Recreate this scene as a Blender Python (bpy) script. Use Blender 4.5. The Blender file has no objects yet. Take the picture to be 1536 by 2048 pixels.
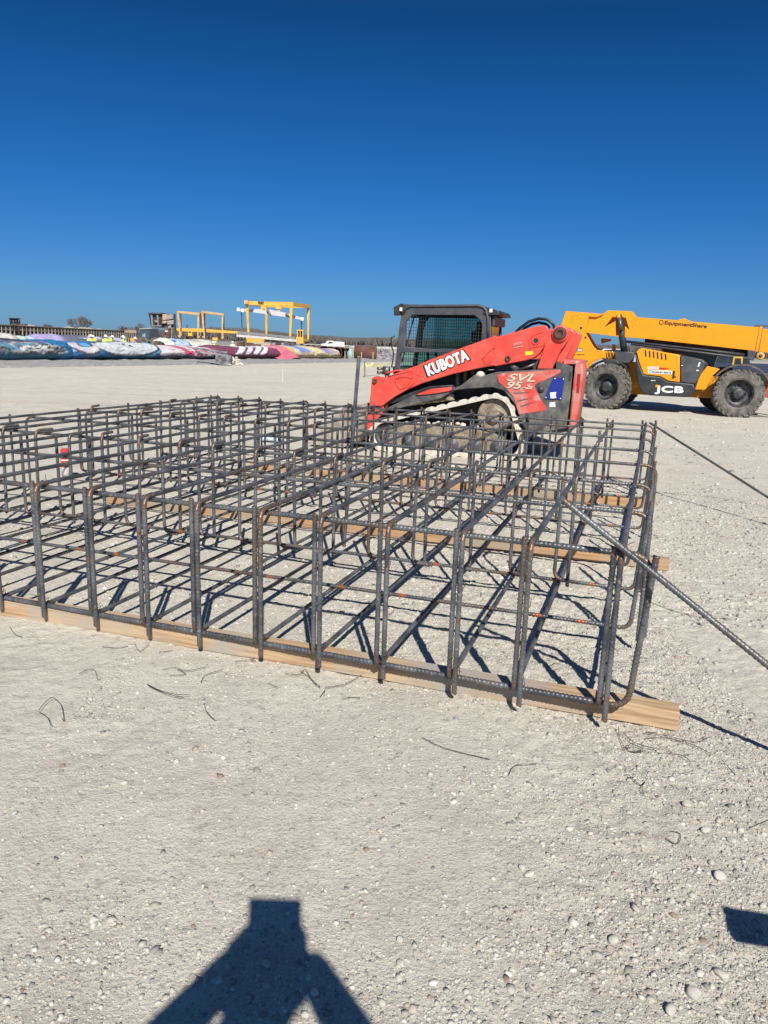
import bpy, bmesh, math, random
import numpy as np
from mathutils import Vector, Matrix
R = math.radians
random.seed(7); rng = np.random.default_rng(7)
SC = bpy.context.scene; COL = SC.collection

# ------------------------------------------------------------------ camera
H = 1.57; F = 1510.0; PITCH = math.atan((1024-688)/F); ROLL = .0330
fw = Vector((0, math.cos(PITCH), -math.sin(PITCH))); rt = Vector((1, 0, 0)); up = rt.cross(fw)
c_, s_ = math.cos(ROLL), math.sin(ROLL)
rt, up = c_*rt+s_*up, -s_*rt+c_*up
cd = bpy.data.cameras.new('camera'); cam = bpy.data.objects.new('camera', cd); COL.objects.link(cam)
mw = Matrix((rt, up, -fw)).transposed().to_4x4(); mw.translation = (0, 0, H); cam.matrix_world = mw
cd.sensor_fit = 'VERTICAL'; cd.sensor_height = 36; cd.lens = F/2048*36
cd.clip_start = .03; cd.clip_end = 8000
SC.camera = cam
# ------------------------------------------------------------------ sky, sun, exposure
SUN_EL = R(41); SUN_AZ = R(9)          # sun stands behind the camera, a little to its right
w = bpy.data.worlds.new('World'); SC.world = w; w.use_nodes = True
nt = w.node_tree; bg = nt.nodes['Background']
sky = nt.nodes.new('ShaderNodeTexSky'); sky.sky_type = 'NISHITA'; sky.sun_disc = False
sky.sun_elevation = SUN_EL; sky.sun_rotation = R(180)-SUN_AZ
sky.air_density = 1.0; sky.dust_density = .1; sky.ozone_density = 4.0; sky.altitude = 300
# clear winter air: deepen the blue in view; unseen top brightened to fill shadows
tcw = nt.nodes.new('ShaderNodeTexCoord'); sxyz = nt.nodes.new('ShaderNodeSeparateXYZ'); nt.links.new(tcw.outputs['Generated'], sxyz.inputs[0])
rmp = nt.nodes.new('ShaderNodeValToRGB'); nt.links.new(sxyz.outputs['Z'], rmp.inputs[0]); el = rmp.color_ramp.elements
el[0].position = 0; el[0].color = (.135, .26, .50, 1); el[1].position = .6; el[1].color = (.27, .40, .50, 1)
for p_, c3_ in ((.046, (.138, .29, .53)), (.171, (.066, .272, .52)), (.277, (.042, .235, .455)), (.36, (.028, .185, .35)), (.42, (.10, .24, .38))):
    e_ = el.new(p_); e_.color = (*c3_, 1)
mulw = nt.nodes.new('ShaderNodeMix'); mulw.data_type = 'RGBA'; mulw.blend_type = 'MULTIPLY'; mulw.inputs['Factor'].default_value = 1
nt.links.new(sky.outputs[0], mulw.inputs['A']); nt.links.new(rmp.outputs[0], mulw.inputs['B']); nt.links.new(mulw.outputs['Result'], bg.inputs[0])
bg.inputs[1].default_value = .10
sd = bpy.data.lights.new('sun', 'SUN'); sun = bpy.data.objects.new('sun', sd); COL.objects.link(sun)
sd.energy = 4.4; sd.angle = R(.53); sd.color = (1, .955, .88)
SV = Vector((math.sin(SUN_AZ)*math.cos(SUN_EL), -math.cos(SUN_AZ)*math.cos(SUN_EL), math.sin(SUN_EL)))
sun.rotation_euler = SV.to_track_quat('Z', 'Y').to_euler(); sun.location = (6, -20, 20)
vs = SC.view_settings; vs.view_transform = 'Standard'; vs.look = 'None'; vs.exposure = .45; vs.gamma = 1
# ------------------------------------------------------------------ measuring: where a sight line meets a real plane
C0 = Vector((0, 0, H))
def ray(x, y): return (x-768)/F*rt-(y-1024)/F*up+fw
def G(x, y, z=0):
    d = ray(x, y); return C0+d*((z-H)/d.z)
def W(x, y, D):
    d = ray(x, y); return C0+d*(D/d.y)
class Side:                              # a vertical plane through P along d, offset inward
    def __init__(s, P, Q):
        s.P = Vector(P); s.d = (Vector(Q)-s.P).normalized(); s.n = Vector((-s.d.y, s.d.x, 0)); s.rz = math.atan2(s.d.y, s.d.x)
    def __call__(s, x, y, off=0):
        r = ray(x, y); t = ((s.P+s.n*off-C0).dot(s.n))/r.dot(s.n); X = C0+r*t
        return ((X-s.P).dot(s.d), X.z)
    def poly(s, pts, off=0): return [s(x, y, off) for x, y in pts]
# ------------------------------------------------------------------ materials
def M(name, c, rough=.6, metal=0, c2=None, amt=.5, scale=4, bump=0, bscale=60, soft=.12, trans=0, alpha=1, c3=None, s3=30, a3=.4, coat=0):
    m = bpy.data.materials.new(name); m.use_nodes = True; t = m.node_tree; b = t.nodes['Principled BSDF']
    b.inputs['Base Color'].default_value = (*c, 1); b.inputs['Roughness'].default_value = rough; b.inputs['Metallic'].default_value = metal
    b.inputs['Coat Weight'].default_value = coat
    geo = t.nodes.new('ShaderNodeNewGeometry'); col = None
    def noise(sc, det=6, ro=.6):
        n = t.nodes.new('ShaderNodeTexNoise'); n.inputs['Scale'].default_value = sc; n.inputs['Detail'].default_value = det; n.inputs['Roughness'].default_value = ro
        t.links.new(geo.outputs['Position'], n.inputs['Vector']); return n
    def layer(prev, cc, sc, am, so):
        n = noise(sc); r = t.nodes.new('ShaderNodeMapRange'); r.inputs[1].default_value = .5+(.5-am)*.5-so; r.inputs[2].default_value = .5+(.5-am)*.5+so
        t.links.new(n.outputs[0], r.inputs[0]); x = t.nodes.new('ShaderNodeMix'); x.data_type = 'RGBA'
        t.links.new(r.outputs[0], x.inputs['Factor'])
        if prev is None: x.inputs['A'].default_value = (*c, 1)
        else: t.links.new(prev, x.inputs['A'])
        x.inputs['B'].default_value = (*cc, 1); return x.outputs['Result']
    if c2: col = layer(col, c2, scale, amt, soft)
    if c3: col = layer(col, c3, s3, a3, .06)
    if col: t.links.new(col, b.inputs['Base Color'])
    if bump:
        n = noise(bscale, 8); bp = t.nodes.new('ShaderNodeBump'); bp.inputs['Strength'].default_value = bump; bp.inputs['Distance'].default_value = .01
        t.links.new(n.outputs[0], bp.inputs['Height']); t.links.new(bp.outputs[0], b.inputs['Normal'])
    if alpha < 1: b.inputs['Alpha'].default_value = alpha
    return m
def attr_mat(name, rough=.8, bump=.3, bscale=20, attr='Col', metal=0):
    m = bpy.data.materials.new(name); m.use_nodes = True; t = m.node_tree; b = t.nodes['Principled BSDF']
    a = t.nodes.new('ShaderNodeAttribute'); a.attribute_name = attr; t.links.new(a.outputs['Color'], b.inputs['Base Color'])
    b.inputs['Roughness'].default_value = rough
    n = t.nodes.new('ShaderNodeTexNoise'); n.inputs['Scale'].default_value = bscale; n.inputs['Detail'].default_value = 6
    g = t.nodes.new('ShaderNodeNewGeometry'); t.links.new(g.outputs['Position'], n.inputs['Vector'])
    bp = t.nodes.new('ShaderNodeBump'); bp.inputs['Strength'].default_value = bump; bp.inputs['Distance'].default_value = .01
    t.links.new(n.outputs[0], bp.inputs['Height']); t.links.new(bp.outputs[0], b.inputs['Normal'])
    return m
DUST = (.52, .46, .38)
red = M('red_paint', (.72, .055, .034), .42, c2=(.64, .12, .085), amt=.4, scale=3.5, c3=(.5, .3, .24), s3=14, a3=.08, soft=.2, coat=.15)
redfade = M('faded_red_paint', (.62, .06, .045), .6, c2=(.55, .2, .16), amt=.5, scale=5, c3=(.5, .38, .32), s3=11, a3=.25)
yel = M('yellow_paint', (.86, .33, .004), .38, c2=(.8, .3, .01), amt=.4, scale=2, coat=.2)
yelfar = M('crane_yellow', (.70, .42, .06), .5, c2=(.6, .3, .05), amt=.4, scale=.5)
yelpale = M('faded_crane_yellow', (.62, .42, .2), .6, c2=(.5, .3, .12), amt=.4, scale=.6)
blk = M('black_plastic', (.022, .024, .028), .5, c2=(.06, .06, .062), amt=.35, scale=4)
char = M('charcoal_paint', (.052, .056, .066), .5, c2=(.09, .09, .095), amt=.4, scale=5)
chardirt = M('charcoal_paint_dusty', (.055, .058, .064), .6, c2=(.17, .15, .13), amt=.45, scale=6, c3=(.3, .27, .23), s3=18, a3=.12)
mud = M('dried_mud', (.30, .245, .18), .95, c2=(.16, .125, .09), amt=.5, scale=9, bump=.6, bscale=25, c3=(.55, .5, .42), s3=30, a3=.2)
palemud = M('pale_caliche_dust', (.62, .57, .49), .95, c2=(.38, .34, .28), amt=.35, scale=14, bump=.7, bscale=35)
steel = M('worn_steel', (.22, .22, .22), .45, .7, c2=(.12, .1, .09), amt=.5, scale=12)
bucketm = M('bucket_steel', (.24, .21, .18), .7, .2, c2=(.42, .37, .3), amt=.5, scale=6, bump=.3, bscale=30)
rubber = M('tyre_rubber', (.045, .044, .044), .85, c2=(.14, .12, .1), amt=.5, scale=5, bump=.3, bscale=50)
rubberdust = M('dusty_tyre_rubber', (.17, .155, .135), .9, c2=(.07, .066, .06), amt=.45, scale=7, bump=.3, bscale=50)
rimm = M('dark_rim', (.035, .037, .042), .5, .2, c2=(.13, .13, .13), amt=.35, scale=8)
white = M('white_paint', (.78, .78, .76), .5)
wletter = M('white_lettering', (.8, .8, .78), .6)
dletter = M('dark_lettering', (.03, .02, .015), .6)
tletter = M('tan_lettering', (.62, .5, .38), .6)
blue = M('blue_panel_paint', (.008, .025, .24), .5)
stickwhite = M('sticker_white', (.75, .73, .68), .7)
stickpink = M('sticker_pink', (.75, .5, .42), .7)
stickyel = M('sticker_yellow', (.8, .6, .02), .6)
lred = M('red_lettering', (.6, .03, .02), .6)
glass = bpy.data.materials.new('tinted_cab_glass'); glass.use_nodes = True
_t = glass.node_tree; _b = _t.nodes['Principled BSDF']; _b.inputs['Base Color'].default_value = (.22, .5, .48, 1); _b.inputs['Roughness'].default_value = .08
_b.inputs['Transmission Weight'].default_value = 1; _b.inputs['IOR'].default_value = 1.02; _b.inputs['Alpha'].default_value = .85
dglass = M('dark_glass', (.02, .03, .035), .08)
hose = M('hose_rubber', (.015, .016, .02), .4)
rustm = M('rusty_steel', (.16, .07, .045), .85, c2=(.08, .04, .03), amt=.5, scale=1.2)
conc = M('pale_concrete', (.52, .51, .5), .8, c2=(.42, .41, .4), amt=.4, scale=.6)
concsh = M('grey_concrete', (.2, .2, .21), .8)
skin = M('skin', (.5, .3, .21), .6)
hivis = M('hi_vis_lime', (.62, .85, .1), .7); hiyel = M('hi_vis_amber', (.9, .62, .03), .7); hiwhite = M('pale_hi_vis', (.6, .72, .42), .7)
denim = M('dark_denim', (.04, .06, .1), .8); shirt = M('grey_shirt', (.2, .2, .22), .85)
wire = M('black_tie_wire', (.03, .024, .022), .6, .4, c2=(.12, .06, .04), amt=.4, scale=30)
# rebar: mill scale, rust from attributes 'rust' and 'mark'
reb = bpy.data.materials.new('rebar_steel'); reb.use_nodes = True
t = reb.node_tree; b = t.nodes['Principled BSDF']; b.inputs['Metallic'].default_value = .35; b.inputs['Roughness'].default_value = .42
geo = t.nodes.new('ShaderNodeNewGeometry')
def _n(sc, det=5):
    n = t.nodes.new('ShaderNodeTexNoise'); n.inputs['Scale'].default_value = sc; n.inputs['Detail'].default_value = det; t.links.new(geo.outputs['Position'], n.inputs['Vector']); return n.outputs[0]
def _mr(a, lo, hi):
    r = t.nodes.new('ShaderNodeMapRange'); r.inputs[1].default_value = lo; r.inputs[2].default_value = hi; t.links.new(a, r.inputs[0]); return r.outputs[0]
def _mx(f, A, B):
    x = t.nodes.new('ShaderNodeMix'); x.data_type = 'RGBA'
    t.links.new(f, x.inputs['Factor'])
    for k, v in (('A', A), ('B', B)):
        if isinstance(v, tuple): x.inputs[k].default_value = (*v, 1)
        else: t.links.new(v, x.inputs[k])
    return x.outputs['Result']
def _add(a, bb, op='ADD'):
    x = t.nodes.new('ShaderNodeMath'); x.operation = op; t.links.new(a, x.inputs[0])
    if isinstance(bb, float): x.inputs[1].default_value = bb
    else: t.links.new(bb, x.inputs[1])
    x.use_clamp = True; return x.outputs[0]
a1 = t.nodes.new('ShaderNodeAttribute'); a1.attribute_name = 'rust'; a2 = t.nodes.new('ShaderNodeAttribute'); a2.attribute_name = 'mark'
base = _mx(_mr(_n(7), .38, .62), (.06, .066, .075), (.155, .162, .172))
base = _mx(_mr(_n(2.3), .54, .70), base, (.12, .095, .075)); base = _mx(_mr(_n(14), .64, .72), base, (.16, .10, .07)); base = _mx(_mr(_n(60), .6, .7), base, (.25, .25, .25))
rf = _add(a1.outputs['Fac'], _mr(_n(40), .3, .6), 'MULTIPLY'); base = _mx(rf, base, (.17, .10, .065))
base = _mx(_add(a2.outputs['Fac'], _mr(_n(25), .3, .5), 'MULTIPLY'), base, (.36, .11, .045))
t.links.new(base, b.inputs['Base Color'])
# timber
def timber_mat(name, a, bcol, gcol):
    m = bpy.data.materials.new(name); m.use_nodes = True; t = m.node_tree; b = t.nodes['Principled BSDF']; b.inputs['Roughness'].default_value = .8
    tc = t.nodes.new('ShaderNodeTexCoord'); mp = t.nodes.new('ShaderNodeMapping'); mp.inputs['Scale'].default_value = (1.2, 26, 26); t.links.new(tc.outputs['Object'], mp.inputs['Vector'])
    n = t.nodes.new('ShaderNodeTexNoise'); n.inputs['Scale'].default_value = 2.2; n.inputs['Detail'].default_value = 7; n.inputs['Distortion'].default_value = .6; t.links.new(mp.outputs[0], n.inputs['Vector'])
    r = t.nodes.new('ShaderNodeValToRGB'); r.color_ramp.elements[0].position = .36; r.color_ramp.elements[0].color = (*a, 1); r.color_ramp.elements[1].position = .6; r.color_ramp.elements[1].color = (*bcol, 1)
    t.links.new(n.outputs[0], r.inputs[0])
    n2 = t.nodes.new('ShaderNodeTexNoise'); n2.inputs['Scale'].default_value = 2.4; n2.inputs['Detail'].default_value = 5; t.links.new(tc.outputs['Object'], n2.inputs['Vector'])
    mr = t.nodes.new('ShaderNodeMapRange'); mr.inputs[1].default_value = .42; mr.inputs[2].default_value = .6; t.links.new(n2.outputs[0], mr.inputs[0])
    x = t.nodes.new('ShaderNodeMix'); x.data_type = 'RGBA'; t.links.new(mr.outputs[0], x.inputs['Factor']); t.links.new(r.outputs[0], x.inputs['A']); x.inputs['B'].default_value = (*gcol, 1)
    t.links.new(x.outputs['Result'], b.inputs['Base Color'])
    bp = t.nodes.new('ShaderNodeBump'); bp.inputs['Strength'].default_value = .35; bp.inputs['Distance'].default_value = .004; t.links.new(n.outputs[0], bp.inputs['Height']); t.links.new(bp.outputs[0], b.inputs['Normal'])
    return m
wood1 = timber_mat('weathered_timber', (.35, .215, .115), (.52, .37, .22), (.36, .32, .27))
wood2 = timber_mat('orange_timber', (.36, .19, .09), (.48, .30, .16), (.34, .28, .21))
# ------------------------------------------------------------------ mesh helpers
def tag(o, label=None, cat=None, group=None, kind=None):
    if label: o['label'] = label
    if cat: o['category'] = cat
    if group: o['group'] = group
    if kind: o['kind'] = kind
    return o
def empty(name, loc, rz=0, **k):
    o = bpy.data.objects.new(name, None); COL.objects.link(o); o.location = loc; o.rotation_euler = (0, 0, rz); o.empty_display_size = .2
    return tag(o, **k)
def link(name, me, mat, parent=None, smooth=False, bev=0):
    o = bpy.data.objects.new(name, me); COL.objects.link(o)
    if parent: o.parent = parent
    if mat:
        me.materials.clear(); me.materials.append(mat)
    if smooth: me.polygons.foreach_set('use_smooth', [True]*len(me.polygons))
    if bev:
        md = o.modifiers.new('bevel', 'BEVEL'); md.width = bev; md.segments = 2; md.limit_method = 'ANGLE'; md.angle_limit = R(40)
    return o
class MB:
    def __init__(s): s.v = []; s.f = []
    def box(s, c, sz, rot=None):
        k = len(s.v); m = rot or Matrix.Identity(3)
        for dx in (-.5, .5):
            for dy in (-.5, .5):
                for dz in (-.5, .5): s.v.append(Vector(c)+m@Vector((dx*sz[0], dy*sz[1], dz*sz[2])))
        for q in ((0, 1, 3, 2), (4, 6, 7, 5), (0, 4, 5, 1), (2, 3, 7, 6), (0, 2, 6, 4), (1, 5, 7, 3)): s.f.append([k+i for i in q])
        return s
    def beam(s, a, b, w, h, upv=(0, 0, 1)):
        a, b = Vector(a), Vector(b); x = (b-a).normalized(); u = Vector(upv)
        if abs(x.dot(u)) > .95: u = Vector((0, 1, 0))
        y = u.cross(x).normalized(); z = x.cross(y)
        return s.box((a+b)/2, ((b-a).length, w, h), Matrix((x, y, z)).transposed())
    def tube(s, pts, r, n=8, cap=True):
        pts = [Vector(p) for p in pts]; rs = r if isinstance(r, (list, tuple)) else [r]*len(pts)
        T = [(pts[min(i+1, len(pts)-1)]-pts[max(i-1, 0)]).normalized() for i in range(len(pts))]
        u = T[0].orthogonal().normalized(); k0 = len(s.v)
        for i, p in enumerate(pts):
            u = (u-T[i]*u.dot(T[i])).normalized(); v = T[i].cross(u)
            for j in range(n):
                a = 2*math.pi*j/n; s.v.append(p+rs[i]*(math.cos(a)*u+math.sin(a)*v))
        for i in range(len(pts)-1):
            for j in range(n):
                a = k0+i*n+j; b2 = k0+i*n+(j+1) % n; s.f.append([a, b2, b2+n, a+n])
        if cap:
            s.f.append([k0+j for j in range(n)][::-1]); s.f.append([k0+(len(pts)-1)*n+j for j in range(n)])
        return s
    def cyl(s, a, b, r, n=20): return s.tube([a, b], r, n)
    def lathe(s, prof, c, ax=(0, 1, 0), n=32):          # prof: (radius, along)
        ax = Vector(ax).normalized(); u = ax.orthogonal().normalized(); v = ax.cross(u); k0 = len(s.v)
        for r, h in prof:
            for j in range(n):
                a = 2*math.pi*j/n; s.v.append(Vector(c)+ax*h+r*(math.cos(a)*u+math.sin(a)*v))
        for i in range(len(prof)-1):
            for j in range(n):
                a = k0+i*n+j; b2 = k0+i*n+(j+1) % n; s.f.append([a, b2, b2+n, a+n])
        return s
    def mesh(s, name):
        me = bpy.data.meshes.new(name); me.from_pydata([tuple(v) for v in s.v], [], s.f)
        bm = bmesh.new(); bm.from_mesh(me); bmesh.ops.recalc_face_normals(bm, faces=bm.faces); bm.to_mesh(me); bm.free(); return me
    def build(s, name, mat, parent=None, smooth=False, bev=0): return link(name, s.mesh(name), mat, parent, smooth, bev)
def plate_mesh(name, polys, y0, y1, bev=0):               # outline(s) with holes in x-z, thickness in y
    cu = bpy.data.curves.new(name, 'CURVE'); cu.dimensions = '2D'; cu.fill_mode = 'BOTH'; cu.extrude = (y1-y0)/2-bev; cu.bevel_depth = bev; cu.bevel_resolution = 1; cu.offset = -bev
    for p in polys:
        sp = cu.splines.new('POLY'); sp.points.add(len(p)-1); sp.use_cyclic_u = True
        for i, q in enumerate(p): sp.points[i].co = (q[0], q[1], 0, 1)
    o = bpy.data.objects.new(name, cu); me = bpy.data.meshes.new_from_object(o); bpy.data.objects.remove(o); bpy.data.curves.remove(cu)
    me.name = name; ym = (y0+y1)/2
    me.transform(Matrix(((1, 0, 0, 0), (0, 0, 1, ym), (0, 1, 0, 0), (0, 0, 0, 1))))
    bm = bmesh.new(); bm.from_mesh(me); bmesh.ops.remove_doubles(bm, verts=bm.verts, dist=1e-5); bmesh.ops.recalc_face_normals(bm, faces=bm.faces); bm.to_mesh(me); bm.free()
    return me
def plate(name, polys, y0, y1, mat, parent, bev=.006):
    if not isinstance(polys[0][0], (list, tuple)): polys = [polys]
    return link(name, plate_mesh(name, polys, y0, y1, bev), mat, parent)
def text_mesh(txt, bold=.0, shear=0, extrude=0, space=1):
    cu = bpy.data.curves.new('lettering', 'FONT'); cu.body = txt; cu.offset = bold; cu.shear = shear; cu.extrude = extrude; cu.space_character = space
    o = bpy.data.objects.new('lettering', cu); me = bpy.data.meshes.new_from_object(o); bpy.data.objects.remove(o); bpy.data.curves.remove(cu)
    return me
def lettering(txt, parent, p0, p1, hgt, y, mat, bold=.02, shear=0, thick=.004, space=1):
    """txt from local point p0 to p1 (x,z), capital height hgt, on plane y facing -y; heavy strokes = shifted thin layers"""
    me0 = text_mesh(txt, min(bold, .012), shear, .02, space); n = len(me0.vertices); co = np.empty(n*3); me0.vertices.foreach_get('co', co); co = co.reshape(-1, 3)
    lo = co.min(0); hi = co.max(0); L = math.hypot(p1[0]-p0[0], p1[1]-p0[1]); a = math.atan2(p1[1]-p0[1], p1[0]-p0[0]); fs = [tuple(p.vertices) for p in me0.polygons]; bpy.data.meshes.remove(me0)
    V = []; Fs = []; b_ = bold*.75; sh = [(0, 0)] if bold <= .015 else [(b_*math.cos(q*math.pi/4), b_*math.sin(q*math.pi/4)) for q in range(8)]+[(0, 0)]
    for k, (dx, dz) in enumerate(sh):
        X = (co[:, 0]-lo[0])/(hi[0]-lo[0])*L+dx*hgt/.73; Z = co[:, 1]/.73*hgt+dz*hgt/.73; Y = y-(co[:, 2]+.02)/.04*thick-k*.0002
        V.append(np.stack([p0[0]+X*math.cos(a)-Z*math.sin(a), Y, p0[1]+X*math.sin(a)+Z*math.cos(a)], 1)); Fs += [tuple(i+k*n for i in f) for f in fs]
    me = bpy.data.meshes.new('lettering'); me.from_pydata(np.concatenate(V).tolist(), [], Fs)
    bm = bmesh.new(); bm.from_mesh(me); bmesh.ops.recalc_face_normals(bm, faces=bm.faces); bm.to_mesh(me); bm.free()
    return link('lettering', me, mat, parent)
def np_mesh(name, V, Fc, mat, parent=None, smooth=False):
    me = bpy.data.meshes.new(name); V = np.asarray(V, np.float32); Fc = np.asarray(Fc, np.int32); k = Fc.shape[1]
    me.vertices.add(len(V)); me.vertices.foreach_set('co', V.ravel()); me.loops.add(Fc.size); me.loops.foreach_set('vertex_index', Fc.ravel())
    me.polygons.add(len(Fc)); me.polygons.foreach_set('loop_start', np.arange(0, Fc.size, k, dtype=np.int32))
    me.update(calc_edges=True); me.validate()
    if smooth: me.polygons.foreach_set('use_smooth', np.ones(len(Fc), bool))
    me.materials.append(mat); o = bpy.data.objects.new(name, me); COL.objects.link(o)
    if parent: o.parent = parent
    return o
def set_col(o, C):
    a = o.data.color_attributes.new('Col', 'FLOAT_COLOR', 'POINT'); C = np.concatenate([C, np.ones((len(C), 1))], 1).astype(np.float32); a.data.foreach_set('color', C.ravel())
def vnoise(x, y, s, seed=0):
    x = x*s; y = y*s; xi = np.floor(x); yi = np.floor(y); fx = x-xi; fy = y-yi; fx = fx*fx*(3-2*fx); fy = fy*fy*(3-2*fy)
    def h(a, b):
        v = np.sin(a*127.1+b*311.7+seed*74.7)*43758.5453; return v-np.floor(v)
    return (h(xi, yi)*(1-fx)+h(xi+1, yi)*fx)*(1-fy)+(h(xi, yi+1)*(1-fx)+h(xi+1, yi+1)*fx)*fy
# ------------------------------------------------------------------ ground
def axis(a0, a1, st, lim0, lim1):
    m = list(np.arange(a0, a1, st)); s = st; v = m[-1]
    while v < lim1: s *= 1.09; v += s; m.append(v)
    s = st; v = m[0]; pre = []
    while v > lim0: s *= 1.09; v -= s; pre.append(v)
    return np.array(pre[::-1]+m)
gx = axis(-2.6, 2.9, .012, -3500, 3500); gy = axis(1.15, 6.5, .012, -60, 6000)
GX, GY = np.meshgrid(gx, gy)
def ground_h(x, y):
    near = np.clip(1.2-np.hypot(x, y-2)/22, 0, 1)
    fine = (vnoise(x, y, 38, 1)-.5)*.007+(vnoise(x, y, 16, 2)-.5)*.009+(vnoise(x, y, 75, 5)-.5)*.004
    rough = np.clip(vnoise(x, y, 1.1, 3)*1.6-.25+.25*np.clip(x, -1, 1), .15, 1.3)
    return (fine*rough*np.clip(1.3-np.hypot(x, y-3)/7, 0, 1)+(vnoise(x, y, 2.3, 4)-.5)*.016*near)
GZ = ground_h(GX, GY); ny, nx = GX.shape
idx = np.arange(ny*nx).reshape(ny, nx)
gm = bpy.data.materials.new('caliche_ground'); gm.use_nodes = True
t = gm.node_tree; b = t.nodes['Principled BSDF']; b.inputs['Roughness'].default_value = .95; b.inputs['Specular IOR Level'].default_value = .2
geo = t.nodes.new('ShaderNodeNewGeometry')
def _nd(sc, det=6, dist=0, ro=.6, vec=None):
    n = t.nodes.new('ShaderNodeTexNoise'); n.inputs['Scale'].default_value = sc; n.inputs['Detail'].default_value = det; n.inputs['Roughness'].default_value = ro; n.inputs['Distortion'].default_value = dist
    t.links.new(vec or geo.outputs['Position'], n.inputs['Vector']); return n.outputs[0]
base = _mx(_mr(_nd(.35, 5), .35, .65), (.65, .61, .515), (.585, .545, .455))
base = _mx(_mr(_nd(2.5, 8, .5), .45, .68), base, (.52, .48, .405))
base = _mx(_mr(_nd(22, 8), .54, .70), base, (.42, .39, .33))
base = _mx(_mr(_nd(90, 4), .62, .70), base, (.27, .245, .22)); base = _mx(_mr(_nd(230, 3), .60, .68), base, (.30, .28, .25))
base = _mx(_mr(_nd(60, 3), .66, .74), base, (.68, .66, .61))
mp = t.nodes.new('ShaderNodeMapping'); mp.inputs['Scale'].default_value = (.05, .35, 1); mp.inputs['Rotation'].default_value = (0, 0, R(18)); t.links.new(geo.outputs['Position'], mp.inputs['Vector'])
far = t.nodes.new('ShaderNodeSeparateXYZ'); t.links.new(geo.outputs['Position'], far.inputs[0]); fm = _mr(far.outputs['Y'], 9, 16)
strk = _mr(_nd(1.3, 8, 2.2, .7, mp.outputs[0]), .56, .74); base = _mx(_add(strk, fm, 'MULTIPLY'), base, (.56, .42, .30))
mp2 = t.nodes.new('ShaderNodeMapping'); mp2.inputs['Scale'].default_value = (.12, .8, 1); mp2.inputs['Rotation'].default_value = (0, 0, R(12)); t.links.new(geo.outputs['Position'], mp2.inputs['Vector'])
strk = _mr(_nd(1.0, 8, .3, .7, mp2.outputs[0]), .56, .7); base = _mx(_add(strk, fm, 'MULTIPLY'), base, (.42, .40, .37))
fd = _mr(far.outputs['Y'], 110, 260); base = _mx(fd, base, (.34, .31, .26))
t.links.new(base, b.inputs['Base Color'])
bp = t.nodes.new('ShaderNodeBump'); bp.inputs['Strength'].default_value = .8; bp.inputs['Distance'].default_value = .014
hsum = t.nodes.new('ShaderNodeMath'); hsum.operation = 'ADD'; t.links.new(_nd(70, 8, 0, .7), hsum.inputs[0]); t.links.new(_nd(14, 6), hsum.inputs[1])
t.links.new(hsum.outputs[0], bp.inputs['Height']); t.links.new(bp.outputs[0], b.inputs['Normal'])
g = np_mesh('ground', np.stack([GX, GY, GZ], -1).reshape(-1, 3), np.stack([idx[:-1, :-1], idx[:-1, 1:], idx[1:, 1:], idx[1:, :-1]], -1).reshape(-1, 4), gm, smooth=True)
tag(g, 'pale dusty caliche yard with scattered gravel', 'ground', kind='structure')
# ------------------------------------------------------------------ stones
def ico(sub):
    bm = bmesh.new(); bmesh.ops.create_icosphere(bm, subdivisions=sub, radius=1); v = np.array([q.co[:] for q in bm.verts]); f = np.array([[w_.index for w_ in q.verts] for q in bm.faces]); bm.free(); return v, f
I1 = ico(1); I2 = ico(2)
STC = np.array([(.56, .53, .46), (.64, .61, .54), (.48, .45, .39), (.36, .34, .30), (.68, .66, .60), (.46, .38, .32), (.30, .30, .31), (.34, .23, .18), (.58, .51, .42)])
STP = np.array([.24, .18, .2, .10, .07, .06, .06, .025, .06])
def stones(name, P, S, proto, label, extra=None):
    n = len(P); v, f = proto; k = len(v)
    jit = 1+rng.normal(0, .24, (n, k, 1)); sc = S[:, None, None]*np.stack([rng.uniform(.75, 1.3, n), rng.uniform(.65, 1.1, n), rng.uniform(.35, .75, n)], -1)[:, None, :]
    V = v[None]*jit*sc; a = rng.uniform(0, 6.28, n); ca, sa = np.cos(a)[:, None], np.sin(a)[:, None]
    X = V[:, :, 0]*ca-V[:, :, 1]*sa; Y = V[:, :, 0]*sa+V[:, :, 1]*ca
    V = np.stack([X+P[:, 0:1], Y+P[:, 1:2], V[:, :, 2]+P[:, 2:3]+S[:, None]*rng.uniform(-.2, .18, (n, 1))], -1)
    Fc = f[None]+(np.arange(n)*k)[:, None, None]
    o = np_mesh(name, V.reshape(-1, 3), Fc.reshape(-1, 3), stone_m, smooth=False)
    ci = rng.choice(len(STC), n, p=STP/STP.sum()); C = STC[ci]*rng.uniform(.68, .98, (n, 1)); set_col(o, np.repeat(C, k, 0)); return o
stone_m = attr_mat('limestone_gravel', .9, .4, 90)
def scatter(n, x0, x1, y0, y1, smin, sig, cap, dens=None):
    x = rng.uniform(x0, x1, n); y = rng.uniform(y0, y1, n)
    d = vnoise(x, y, 1.3, 9)*.7+vnoise(x, y, 4, 12)*.5+.22*np.clip(x, -1.2, 1.2)
    keep = (np.abs(x-.03*y) < .56*y+.25) & (rng.uniform(0, 1, n) < np.clip(d*1.6-.45, .1, 1)); x, y = x[keep], y[keep]
    s = np.minimum(smin*np.exp(np.abs(rng.normal(0, sig, len(x)))), cap)
    return np.stack([x, y, ground_h(x, y)], -1), s
P, S = scatter(190000, -1.3, 1.7, 1.2, 4.2, .0019, .64, .0145)
P2, S2 = scatter(60000, -3.2, 4.2, 4.2, 9, .0045, .6, .022)
P3, S3 = scatter(5000, -7, 9, 9, 19, .012, .5, .045)
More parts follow.
